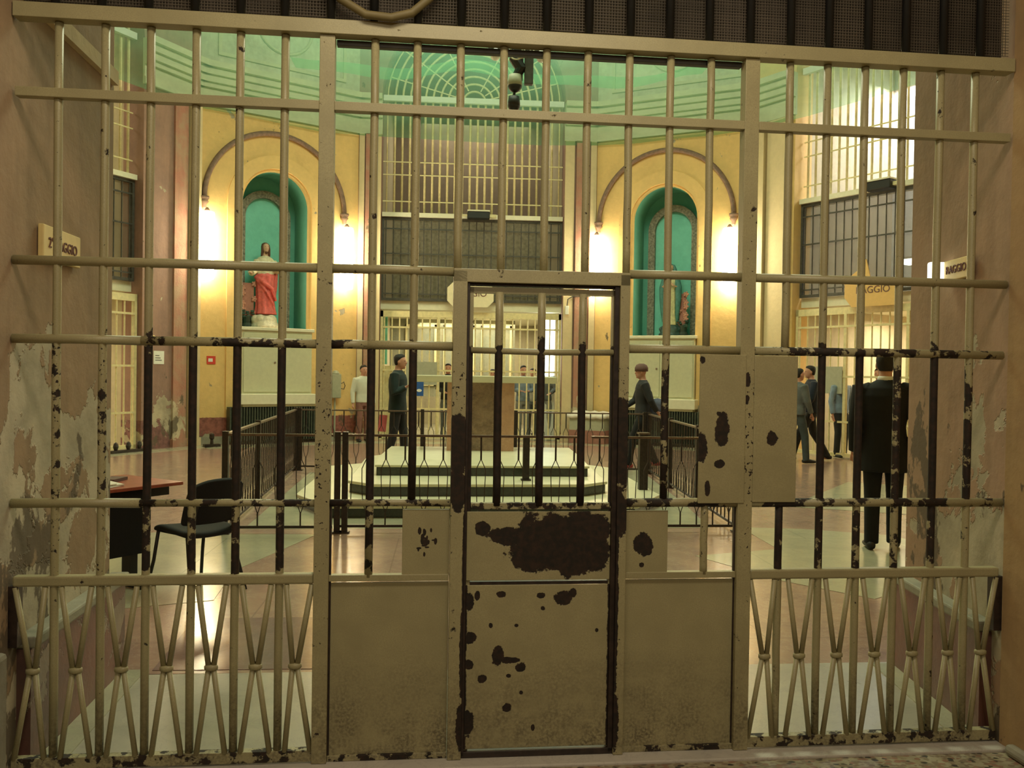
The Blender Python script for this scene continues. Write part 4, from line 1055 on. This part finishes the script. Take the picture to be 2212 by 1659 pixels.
# window-like lit frames in the far wing
for i, u in enumerate((0.95, 2.0, 3.05)):
    o = MB().box(u,u+0.06,0,0.06,1.2,2.9).box(u+0.8,u+0.86,0,0.06,1.2,2.9).box(u,u+0.86,0,0.06,2.84,2.9).box(u,u+0.86,0,0.06,1.2,1.26).build(f'window_{i+1}', M['cream_iron'], loc=wall_pt(P, ang, 0, -4.0, 0), rotz=ang)
    struct(o)
struct(MB().box(0.5,4.0,0.06,0.14,0.9,3.05).build('wall_wing_inner', M['gal_grey'], loc=wall_pt(P, ang, 0, -4.0, 0), rotz=ang))

# white covered counter left of the right-hand niche
P, ang, L = F7
t = thing('covered_counter', 'low counter under a white cloth beside the far archway', 'counter', wall_pt(P, ang, 0.10, 0.47, 0.004), ang)
MB().box(-0.42,0.42,-0.22,0.22,0.30,0.62).build('body', M['plate_grey'], t); MB().box(-0.44,0.44,-0.23,0.23,0.0,0.30).build('base', simple('counter_red',(0.30,0.13,0.10),0.6), t)
mb = MB(); n = 24
vs=[];fs=[]
for j in range(8):
    for i in range(n+1):
        x=-0.48+0.96*i/n; y=-0.27+0.54*j/7; vs.append((x,y,0.66+0.012*math.sin(i*1.1+j)+0.01*random.random()+(0.06 if j>4 else 0)))
for j in range(7):
    for i in range(n): fs.append((j*(n+1)+i,j*(n+1)+i+1,(j+1)*(n+1)+i+1,(j+1)*(n+1)+i))
mb.add(vs,fs)
o = mb.build('cloth', M['paper'], t, smooth=True); o.modifiers.new('s','SOLIDIFY').thickness = 0.09

# boot rack and floor bracket by the left wall
t = thing('floor_rack', 'low dark rack with three stubs on the kerb by the left archway', 'rack', wall_pt(P4f, A4f, L4-1.95, 0.25, 0.004), A4f)
MB().box(-0.42,0.42,-0.06,0.06,0,0.05).build('base', M['dark_iron'], t)
for x in (-0.28,0.0,0.25): MB().lathe([(0.03,0.05),(0.05,0.12),(0.035,0.18),(0.01,0.20)],10, Matrix.Translation((x,0,0))).build('stub', M['dark_iron'], t)
t = thing('floor_bracket', 'small black iron stand on the kerb left of the radiator', 'stand', wall_pt(*F5[:2], 0.12, 0.62, 0.004), F5[1])
MB().box(-0.16,0.16,-0.07,0.07,0,0.05).build('base', M['dark_iron'], t); MB().lathe([(0.035,0.05),(0.03,0.14),(0.05,0.17),(0.05,0.25),(0.02,0.27)],10).build('stub', M['dark_iron'], t)

# ================================================================== NET and hanging camera cluster
mb = MB(); fr = [(*V[i],) for i in (1,2,3,4,5,6,7,8,9,10,11,0)]
cx, cy = 0.4, 9.0; rings = []
for k, t in enumerate((0.992, 0.985, 0.8, 0.6, 0.4, 0.2, 0.02)):
    z = (6.98, 7.06, 6.99, 6.92, 6.88, 6.86, 6.85)[k]
    r = []
    for i in range(12):
        a, b = fr[i], fr[(i+1)%12]
        for q in range(4):
            x = a[0]+(b[0]-a[0])*q/4; y = a[1]+(b[1]-a[1])*q/4
            r.append((cx+(x-cx)*t, cy+(y-cy)*t, z + random.uniform(-.03,.03) - (0.04 if q in (1,2,3) and k == 0 else 0)))
    rings.append(r)
n = 48; vs = [p for r in rings for p in r]
mb.add(vs, [(k*n+i, k*n+(i+1)%n, (k+1)*n+(i+1)%n, (k+1)*n+i) for k in range(len(rings)-1) for i in range(n)])
net = tag(mb.build('safety_net', M['net'], smooth=True), 'sagging green safety net strung across the rotunda above the niches', 'net')
mb = MB(); vs=[]; 
for i in range(25):
    x = -3.0+7.0*i/24
    for y in (11.2, 11.5, 11.75): vs.append((x, y+0.3*math.sin(i*0.45), 6.80+0.05*math.sin(i*0.9+y)-0.12*math.sin(PI*i/24)))
mb.add(vs, [(i*3+k, (i+1)*3+k, (i+1)*3+k+1, i*3+k+1) for i in range(24) for k in range(2)])
tag(mb.build('net_overlap', M['net'], smooth=True), 'brighter doubled strip of green netting crossing below the net', 'net')
for nm, a_, b_ in (('net', (-6.0,13.0,6.9), (0.3,9.5,7.2)), ('net', (7.0,12.6,6.9), (0.6,9.5,7.1))):
    pass
t = thing('camera_cluster', 'black dome cameras and pale cables hanging from the net at the rotunda centre', 'camera', (0.55, 8.6, 5.2))
MB().tube([(0.05,0,0.45),(0.08,0,1.62)],0.035,8).build('pole', M['grey_iron'], t)
for (x,y,z,r) in ((-0.03,0,0.10,0.085),(-0.02,0,0.38,0.098)):
    h_ = MB().lathe([(0.02,r*1.7),(r*0.9,r*1.5),(r*1.0,r*0.7),(r*1.02,0.0)],16,Matrix.Translation((x,y,z))).build('camera_housing', M['plate_grey'] if z > 0.3 else M['black'], t, smooth=True)
    MB().ball((x,y,z),r,r,r*0.95,16).build('dome', M['black'], h_, smooth=True)
MB().tube([(-0.03,0,0.25),(-0.02,0,0.34)],0.02,8).tube([(0.0,0,0.52),(0.06,0,0.62),(-0.02,0,0.74),(0.05,0,1.1)],[0.06,0.085,0.09,0.06],10).build('joint', M['black'], t)
MB().box(0.11,0.23,-0.05,0.05,0.40,0.98).build('speaker', M['grey_iron'], t, bevel=0.01)
for (x,y,z,r,ph) in ((-0.02,-0.10,0.80,0.10,0.3),(0.04,-0.12,0.86,0.14,1.0),(0.16,-0.1,0.88,0.08,0.0)):
    MB().tube([(x+r*math.cos(a),y+0.03*math.sin(a+ph),z+r*math.sin(a)) for a in [2*PI*i/24 for i in range(24)]],0.010,6,closed=True).build('cable_loop', M['shelf'], t, smooth=True)
for x in (-0.30,0.34):
    s_ = MB().lathe([(0.03,-0.07),(0.065,-0.05),(0.065,0.06),(0.05,0.07)],14,Matrix.Translation((x,-0.05,0.78)) @ Matrix.Rotation(PI/2.3,4,'X')).build('spotlight', M['white'], t, smooth=True)
MB().box(-0.40,0.44,-0.02,0.02,0.86,0.90).build('crossarm', M['grey_iron'], t)
MB().tube([(0.07,0,1.6),(0.0,0,5.2)],0.02,8).build('hanging_rod', M['grey_iron'], t)

# ================================================================== DESK AND CHAIR
u_ = Vector((-0.6,-0.8,0)); a_d = math.atan2(0.8, 0.6)
desk = thing('desk', 'dark desk with red top and black modesty panel inside the left wall', 'desk', (-2.33,3.14,0.004), a_d)
# local frame: +x points back along the wall towards the camera's right; the desk runs to -x and to +y
MB().box(-1.35,0.0,0.0,0.72,0.715,0.74).build('desktop', M['redtop'], desk, bevel=0.004)
MB().box(-1.20,-0.26,0.07,0.09,0.24,0.712).build('modesty_panel', M['black_fab'], desk)
for x in (-1.25,-0.34):
    MB().box(x-0.03,x+0.03,0.10,0.20,0.05,0.714).build('leg', M['black'], desk); 
    MB().box(x-0.03,x+0.03,-0.02,0.66,0.0,0.05).build('foot', M['black'], desk, bevel=0.01)
MB().box(-1.30,-0.05,0.10,0.14,0.64,0.714).build('apron', M['black'], desk)
for k,(x,y,r) in enumerate(((-0.56,0.22,0.3),(-0.50,0.26,-0.2),(-0.60,0.24,0.1))):
    d_ = MB().box(-0.105,0.105,-0.15,0.15,0,0.006).build('paper_sheet', M['paper'], rotz=a_d+r)
    d_.location = Vector((-2.33,3.14,0.7455+k*0.0075)) + Matrix.Rotation(a_d,3,'Z') @ Vector((x,y,0))
    tag(d_, ('white paper lying lowest on the red desk','white paper lying askew on the pile on the red desk','top sheet of white paper on the red desk')[k], 'paper', 'papers on the desk')
b_ = MB().box(-0.10,0.10,-0.06,0.06,0,0.022).build('notebook', simple('notebook_dark',(0.10,0.05,0.04),0.6), rotz=a_d+0.5)
b_.location = Vector((-2.33,3.14,0.745)) + Matrix.Rotation(a_d,3,'Z') @ Vector((-0.30,0.42,0)); tag(b_, 'small dark notebook on the back of the red desk', 'notebook')

ch = thing('office_chair', 'black four-legged chair drawn up beside the red-topped desk', 'chair', (-2.15,2.84,0.004), R(50))
# chair faces local +y
vs=[];fs=[];n=9
def shell(pts, th, name, mat, par):
    mb=MB(); m=len(pts[0]); vs=[p for row in pts for p in row]
    mb.add(vs,[(i*m+j,i*m+j+1,(i+1)*m+j+1,(i+1)*m+j) for i in range(len(pts)-1) for j in range(m-1)])
    o=mb.build(name,mat,par,smooth=True); s_=o.modifiers.new('s','SOLIDIFY'); s_.thickness=th; s_.offset=0
    b=o.modifiers.new('sub','SUBSURF'); b.levels=1; b.render_levels=2; return o
shell([[(x*0.225*(1-0.04*abs(y)), y*0.22, 0.46-0.02*math.cos(x*1.4)+(0.02*y)-(0.035 if y > 0.9 else 0)) for x in [k/4-1 for k in range(9)]] for y in (-1,-.6,-.2,.2,.6,1)], 0.045, 'seat', M['black_fab'], ch)
shell([[(x*(0.235-0.03*max(0,v-0.55)*2), -0.20-0.10*v+0.055*x*x*1.0, 0.50+0.325*v - (0.05*abs(x)**3 if v > 0.9 else 0)) for x in [k/4-1 for k in range(9)]] for v in (0,.2,.4,.6,.8,.95,1.0)], 0.04, 'backrest', M['black_fab'], ch)
for sx in (-1,1):
    MB().tube([(sx*0.19,0.17,0.44),(sx*0.20,0.21,0.22),(sx*0.225,0.26,0.0)],0.0125,8).build('leg', M['black'], ch, smooth=True)
    MB().tube([(sx*0.19,-0.17,0.44),(sx*0.20,-0.21,0.22),(sx*0.225,-0.27,0.0)],0.0125,8).build('leg', M['black'], ch, smooth=True)
    MB().tube([(sx*0.17,-0.13,0.435),(sx*0.17,-0.19,0.46),(sx*0.17,-0.235,0.60),(sx*0.16,-0.26,0.70)],0.012,8).build('back_strut', M['black'], ch, smooth=True)
MB().tube([(-0.19,0.17,0.435),(0.19,0.17,0.435)],0.011,8).tube([(-0.19,-0.17,0.435),(0.19,-0.17,0.435)],0.011,8).tube([(-0.19,-0.17,0.435),(-0.19,0.17,0.435)],0.011,8).tube([(0.19,-0.17,0.435),(0.19,0.17,0.435)],0.011,8).build('seat_frame', M['black'], ch)

# ================================================================== PEOPLE
SKIN = simple('skin', (0.50,0.25,0.17), 0.5, var=0.05)
HAIRD = simple('hair_dark', (0.012,0.009,0.007), 0.7, var=0.3)
def cloth(name, col, var=0.2): return simple('cloth_'+name, col, 0.85, var=var, scale=9)
def L3(a, b, t): return tuple(a[i]+(b[i]-a[i])*t for i in range(3))
def person(label, loc, rz, h=1.75, vox=0.014, top=None, legs=None, hair=HAIRD, shoes=None, skin=SKIN,
           armL=None, armR=None, footL=(0.10,0.0,0.0), footR=(-0.10,0.0,0.0), kneeL=0.03, kneeR=0.03, lean=0.0,
           coat=0.0, bulk=1.0, collar=None, cap=None, twist=0.0, headturn=0.0, bare_arms=False, long_hair=False):
    """faces local -y; arms given as (elbow, wrist) in local metres at h=1.75"""
    s = h/1.75
    e = thing('person', label, 'person', loc, rz)
    sc = lambda p: (p[0]*s, p[1]*s, p[2]*s)
    hipz, shz = 0.92, 1.44
    hipsL, hipsR = (0.09,0,hipz), (-0.09,0,hipz)
    shL, shR = (0.185*bulk, lean, shz), (-0.185*bulk, lean, shz)
    armL = armL or ((0.25,0.02,1.14),(0.26,-0.04,0.88)); armR = armR or ((-0.25,0.02,1.14),(-0.26,-0.04,0.88))
    def knee(hp, ft, k):
        m = L3(hp, (ft[0],ft[1],ft[2]+0.08), 0.5); return (m[0], m[1]-k, m[2]+0.01)
    fL = (footL[0],footL[1],footL[2]+0.08); fR = (footR[0],footR[1],footR[2]+0.08)
    kL = knee(hipsL, footL, kneeL); kR = knee(hipsR, footR, kneeR)
    # --- body: one continuous surface
    mb = MB()
    mb.loft([sc((0,0,0.86))+(0.12*s,0.09*s), sc((0,0,0.98))+(0.14*s,0.10*s), sc((0,lean*.3,1.12))+(0.125*s,0.09*s), sc((0,lean*.7,1.30))+(0.15*s,0.10*s), sc((0,lean,1.42))+(0.165*s,0.09*s),
             sc((0,lean,1.48))+(0.09*s,0.065*s), sc((0,lean-0.005,1.53))+(0.058*s,0.058*s), sc((0,lean-0.02,1.60))+(0.054*s,0.058*s)], 16)
    hc = (0, lean-0.035, 1.645)
    TH = Matrix.Translation(sc(hc)) @ Matrix.Rotation(headturn,4,'Z')
    head_loft(mb, (0,0,0), s*1.0, TH)
    for sg, sh_, (el, wr) in ((1,shL,armL),(-1,shR,armR)):
        mb.tube([sc(sh_), sc(L3(sh_,el,0.5)), sc(el), sc(L3(el,wr,0.4)), sc(wr)], [0.05*s,0.047*s,0.038*s,0.036*s,0.025*s], 10)
        d = Vector(wr)-Vector(el); d.normalize()
        side = Vector((1,0,0)) if abs(d.x) < 0.7 else Vector((0,0,1))
        nrm = d.cross(side).normalized(); side = nrm.cross(d).normalized()
        # palm plane holds d and the fore-aft direction
        pw = nrm if abs(d.z) > 0.6 else side
        pn = d.cross(pw).normalized()
        W_ = Vector(wr); K = W_ + d*0.085
        mb.tube([tuple(W_*s), tuple((W_+d*0.045)*s), tuple(K*s)], [(0.024*s,0.018*s),(0.034*s,0.016*s),(0.036*s,0.014*s)], 10)
        for q, ln_ in ((-0.027,0.062),(-0.009,0.075),(0.009,0.080),(0.027,0.070)):
            b0 = W_ + d*0.078 + pw*q; inn = pn*(-sg)*(-1 if pn.x*sg > 0 else 1)*0.0
            cur = -pn*sg*0.018 if pn.x > 0 else pn*sg*0.018
            mb.tube([tuple(b0*s), tuple((b0+d*ln_*0.5+cur*0.35)*s), tuple((b0+d*ln_*0.82+cur)*s), tuple((b0+d*ln_*1.0+cur*1.7)*s)], [0.0095*s,0.0085*s,0.0078*s,0.006*s], 6)
        tb = W_ + d*0.025 - pw*0.026
        mb.tube([tuple(tb*s), tuple((tb+d*0.032-pw*0.022)*s), tuple((tb+d*0.062-pw*0.026)*s)], [0.012*s,0.0105*s,0.008*s], 6)
    for hp, kn, ft in ((hipsL,kL,fL),(hipsR,kR,fR)):
        mb.tube([sc(hp), sc(L3(hp,kn,0.5)), sc(kn), sc(L3(kn,ft,0.35)), sc(ft)], [0.075*s,0.068*s,0.05*s,0.05*s,0.034*s], 10)
        f_ = Vector(ft); mb.tube([tuple((f_+Vector((0,0.02,-0.045)))*s), tuple((f_+Vector((0,-0.06,-0.05)))*s), tuple((f_+Vector((0,-0.13,-0.058)))*s)], [0.028*s,0.030*s,0.018*s], 8)
    body = mb.build('body', skin, e, remesh=vox)
    # --- clothing
    top = top or cloth('t', (0.1,0.1,0.1)); legs = legs or cloth('l', (0.05,0.05,0.06)); shoes = shoes or M['black']
    mb = MB(); zb = 0.90 - coat; fl_ = 1+coat*0.9
    secs = [sc((0,0,zb))+(0.175*s*bulk*fl_,0.125*s*bulk*fl_), sc((0,0,0.98))+(0.172*s*bulk,0.125*s*bulk), sc((0,lean*.3,1.10))+(0.160*s*bulk,0.118*s*bulk), sc((0,lean*.6,1.25))+(0.183*s*bulk,0.130*s*bulk),
            sc((0,lean*.9,1.37))+(0.200*s*bulk,0.125*s*bulk), sc((0,lean,1.44))+(0.185*s*bulk,0.105*s*bulk), sc((0,lean,1.485))+(0.12*s,0.085*s), sc((0,lean,1.515))+(0.070*s,0.068*s)]
    mb.loft(secs, 24)
    for sg, sh_, (el, wr) in ((1,shL,armL),(-1,shR,armR)):
        ins = (sh_[0]*0.82, sh_[1], sh_[2]-0.015)
        if bare_arms: mb.tube([sc(ins), sc(sh_), sc(L3(sh_,el,0.7))], [0.072*s*bulk,0.070*s*bulk,0.062*s*bulk], 12)
        else: mb.tube([sc(ins), sc(sh_), sc(L3(sh_,el,0.5)), sc(el), sc(L3(el,wr,0.5)), sc(L3(el,wr,0.97))], [0.074*s*bulk,0.072*s*bulk,0.064*s*bulk,0.058*s*bulk,0.050*s*bulk,0.042*s*bulk], 12)
    mb.build('jacket', top, e, remesh=max(vox, 0.011))
    mb = MB()
    mb.loft([sc((0,0,0.82))+(0.150*s,0.11*s), sc((0,0,0.92))+(0.158*s,0.115*s), sc((0,0,1.0))+(0.150*s,0.105*s)], 16)
    for hp, kn, ft in ((hipsL,kL,fL),(hipsR,kR,fR)):
        mb.tube([sc((hp[0]*0.85,hp[1],hp[2])), sc(L3(hp,kn,0.35)), sc(kn), sc(L3(kn,ft,0.5)), sc((ft[0],ft[1],ft[2]-0.03))], [0.088*s,0.090*s,0.072*s,0.066*s,0.062*s], 12)
    mb.build('trousers', legs, e, remesh=max(vox, 0.012))
    for ft, sg in ((fL,1),(fR,-1)):
        f_ = Vector(ft) + Vector((0,0,-0.08)); ex = 0.03*sg
        mb = MB(); mb.tube([tuple((f_+Vector((0,0.075,0.036)))*s), tuple((f_+Vector((ex*.2,0.02,0.046)))*s), tuple((f_+Vector((ex*.6,-0.07,0.038)))*s), tuple((f_+Vector((ex,-0.16,0.030)))*s), tuple((f_+Vector((ex*1.1,-0.195,0.024)))*s)],
                [(0.032*s,0.030*s),(0.042*s,0.045*s),(0.046*s,0.036*s),(0.042*s,0.028*s),(0.018*s,0.014*s)], 12)
        mb.build('shoe', shoes, e, smooth=True)
    if cap:
        mb = MB(); mb.loft([(0,0.004*s,0.015*s,0.094*s,0.114*s),(0,0.004*s,0.075*s,0.096*s,0.116*s),(0,0.004*s,0.125*s,0.074*s,0.092*s),(0,0.004*s,0.150*s,0.03*s,0.04*s)], 18, TH)
        mb.build('knit_cap', cap, e, smooth=True)
    else:
        mb = MB()
        mb.loft([(0,0.045*s,-0.055*s,0.052*s,0.040*s),(0,0.035*s,-0.02*s,0.074*s,0.062*s),(0,0.028*s,0.03*s,0.084*s,0.078*s),(0,0.014*s,0.075*s,0.080*s,0.092*s),(0,0.006*s,0.108*s,0.058*s,0.078*s),(0,0.004*s,0.126*s,0.02*s,0.03*s)], 18, TH)
        if long_hair:
            mb.loft([(0,0.055*s,-0.20*s,0.07*s,0.03*s),(0,0.055*s,-0.10*s,0.08*s,0.045*s),(0,0.04*s,0.0,0.082*s,0.06*s)], 14, TH)
        mb.build('hair', hair, e, remesh=max(0.009, vox*0.8))
    mb = MB()
    for sx in (-1,1): mb.ball((sx*0.030*s,-0.083*s,0.012*s),0.011*s,0.007*s,0.006*s,8, TH)
    mb.build('eyes', M['black'], e)
    MB().ball((0,-0.088*s,-0.058*s),0.020*s,0.008*s,0.005*s,8, TH).build('mouth', simple('lips',(0.33,0.10,0.08),0.5), e)
    if collar:
        mb = MB().loft([sc((0,lean,1.500))+(0.074*s,0.072*s), sc((0,lean-.004,1.535))+(0.065*s,0.066*s), sc((0,lean-.006,1.545))+(0.062*s,0.064*s)], 18)
        mb.build('shirt_collar', collar, e, smooth=True)
    return e, s
blk = cloth('black', (0.0035,0.0035,0.0045), 0.3); navy = cloth('navy', (0.012,0.018,0.035)); bottle = cloth('bottle_green', (0.010,0.022,0.022))
grey = cloth('grey', (0.11,0.12,0.12)); jean = cloth('jeans', (0.05,0.065,0.07)); lgrey = cloth('light_grey', (0.22,0.22,0.21)); ltblue = cloth('light_blue', (0.20,0.26,0.34))
dk = cloth('dark', (0.02,0.02,0.022)); striped = cloth('pale_shirt', (0.36,0.34,0.28))

# the tall guard, seen from behind, standing by the right passage corner
person('tall man in a black suit seen from behind by the right passage wall', (3.70,4.26,0.004), PI-R(24)+R(0), 1.83, 0.0075, blk, blk,
       armL=((0.245,0.03,1.14),(0.25,-0.02,0.86)), armR=((-0.27,0.06,1.14),(-0.235,0.02,0.88)), footL=(0.09,0.0,0), footR=(-0.10,-0.10,0), coat=0.20, bulk=1.10, collar=M['white'], kneeL=0.01, kneeR=0.02)
# man in dark green jacket, in profile behind the altar railing
e, s = person('man in a dark green jacket in profile holding a pink paper, left of the altar', (-1.17,11.35,0.004), PI/2-R(12), 1.86, 0.009, bottle, dk,
       armL=((0.25,0.08,1.15),(0.24,0.10,0.90)), armR=((-0.25,-0.02,1.15),(-0.20,-0.18,1.25)), footL=(0.09,-0.10,0), footR=(-0.09,0.14,0), coat=0.06, bulk=1.12)
t = tag(MB().box(-0.07,0.07,-0.006,0.006,0,0.28).build('folded_paper', simple('paper_pink',(0.55,0.12,0.12),0.6)), 'pink-red folded paper held by the man in dark green', 'paper'); t.location = (-1.42,11.20,0.58); t.rotation_euler = (0,R(6),R(30))
# man in brown cap walking, right of the altar
person('walking man in a brown knit cap and black jacket, right of the altar', (3.00,11.2,0.004), -PI/2-R(5), 1.74, 0.010, dk, blk,
       armL=((0.24,0.10,1.16),(0.20,0.22,0.98)), armR=((-0.24,-0.10,1.16),(-0.20,-0.26,1.05)), footL=(0.08,-0.24,0), footR=(-0.08,0.26,0.03), kneeL=0.05, kneeR=0.08, cap=simple('cap_brown',(0.14,0.075,0.065),0.9), bulk=1.05, shoes=simple('shoe_red',(0.32,0.05,0.05),0.5))
t = thing('shoulder_bag', 'blue-grey bag at the side of the man in the brown cap', 'bag', (3.27,11.25,1.00), R(10))
mb = MB().ball((0,0,0),0.18,0.12,0.20,14); mb.build('bag_body', simple('bag_blue',(0.08,0.09,0.14),0.8,var=0.4), t, smooth=True)
MB().tube([(-0.10,-0.06,0.15),(-0.16,-0.10,0.30),(-0.24,-0.05,0.45)],0.012,6).build('strap', M['black_fab'], t)
# walking pair on the right
person('walking man in a grey sweater and jeans, left of a pair on the right', (6.15,12.25,0.004), PI/2+R(10), 1.74, 0.010, grey, jean,
       armL=((0.24,0.14,1.18),(0.20,0.10,0.96)), armR=((-0.24,-0.06,1.15),(-0.22,-0.16,0.93)), footL=(0.08,0.30,0.02), footR=(-0.08,-0.16,0), kneeL=0.08, kneeR=0.04, bulk=1.12)
person('striding man in a navy jacket and black trousers, right of a pair', (6.62,12.72,0.004), -PI/2-R(8), 1.80, 0.010, navy, dk,
       armL=((0.24,-0.06,1.15),(0.22,-0.20,0.95)), armR=((-0.24,0.10,1.15),(-0.22,0.12,0.92)), footL=(0.08,-0.36,0.0), footR=(-0.08,0.34,0.02), kneeL=0.05, kneeR=0.10, bulk=1.05)
e, s = person('bearded man in a pale shirt reading a sheet by the right-hand gate', (8.1,13.0,0.004), -R(40), 1.78, 0.012, striped, dk,
       armL=((0.25,0.0,1.15),(0.12,-0.26,1.14)), armR=((-0.26,0.02,1.16),(-0.34,-0.22,1.10)), bulk=1.05)
person('person in light blue with dark trousers waiting beside the right-hand gate', (7.55,13.45,0.004), R(20), 1.72, 0.012, ltblue, dk)
# visitors beyond the altar, inside the far wing
far = [('visitor in a dark shirt with folded hands, left of the altar pedestal', (-0.30,17.85), 0.0, 1.78, dk, grey, ((0.25,0,1.16),(0.06,-0.24,1.08)), ((-0.25,0,1.16),(-0.06,-0.24,1.08))),
       ('visitor mostly hidden behind the altar, pink face over the table', (0.78,17.9), 0.1, 1.66, lgrey, dk, None, None),
       ('visitor in blue and white top standing right of the altar', (1.52,17.7), 0.15, 1.76, ltblue, lgrey, ((0.25,0,1.17),(0.10,-0.20,1.15)), ((-0.25,0,1.17),(-0.10,-0.20,1.15))),
       ('visitor in a pale shirt behind another, right of the altar', (1.85,18.5), -0.4, 1.70, striped, grey, ((0.26,-0.05,1.17),(0.22,-0.28,1.10)), None),
       ('visitor in grey with dark cropped hair, furthest right of the far group', (2.08,17.7), -0.5, 1.80, grey, lgrey, ((0.26,-0.05,1.17),(0.22,-0.26,1.08)), None),
       ('visitor in black at the right edge of the far archway', (2.12,18.9), -0.9, 1.74, blk, dk, None, None)]
for lb, (x,y), rz, h, tp, lg, aL, aR in far:
    person(lb, (x,y,0.004), rz, h, 0.013, tp, lg, armL=aL, armR=aR, footL=(0.10,0.02,0), footR=(-0.10,-0.04,0))
person('person in white top and rose trousers standing before the left pilaster of the far archway', (-2.20,16.25,0.004), R(30), 1.70, 0.013, cloth('white',(0.60,0.60,0.50),0.05), cloth('rose',(0.22,0.10,0.08)), armL=None, armR=None)

# members of a set share a group phrase
for o in S.objects:
    if o.parent is None and o.get('category'):
        base = o.name.split('.')[0]
        g = {'wall_lamp': 'tube lamps beside the statue niches', 'altar_railing': 'wrought-iron railings round the altar', 'railing_post': 'free-standing iron posts by the altar',
             'wing_gate': 'cream gates of the wings', 'gallery_screen': 'grey screened grilles of the wings', 'fanlight_grille': 'fan-headed grilles of the wings',
             'floodlight': 'black floodlights on the archway ledges', 'altar_cabinet': 'cabinets under the niches', 'radiator': 'green radiators under the niches',
             'radiator_shelf': 'white shelves over the radiators', 'flower_stand': 'flower boards beside the statues', 'passage_sign': 'lettered signs in the passage',
             'wing_sign': 'signs hung on the archways'}.get(base)
        if g: o['group'] = g
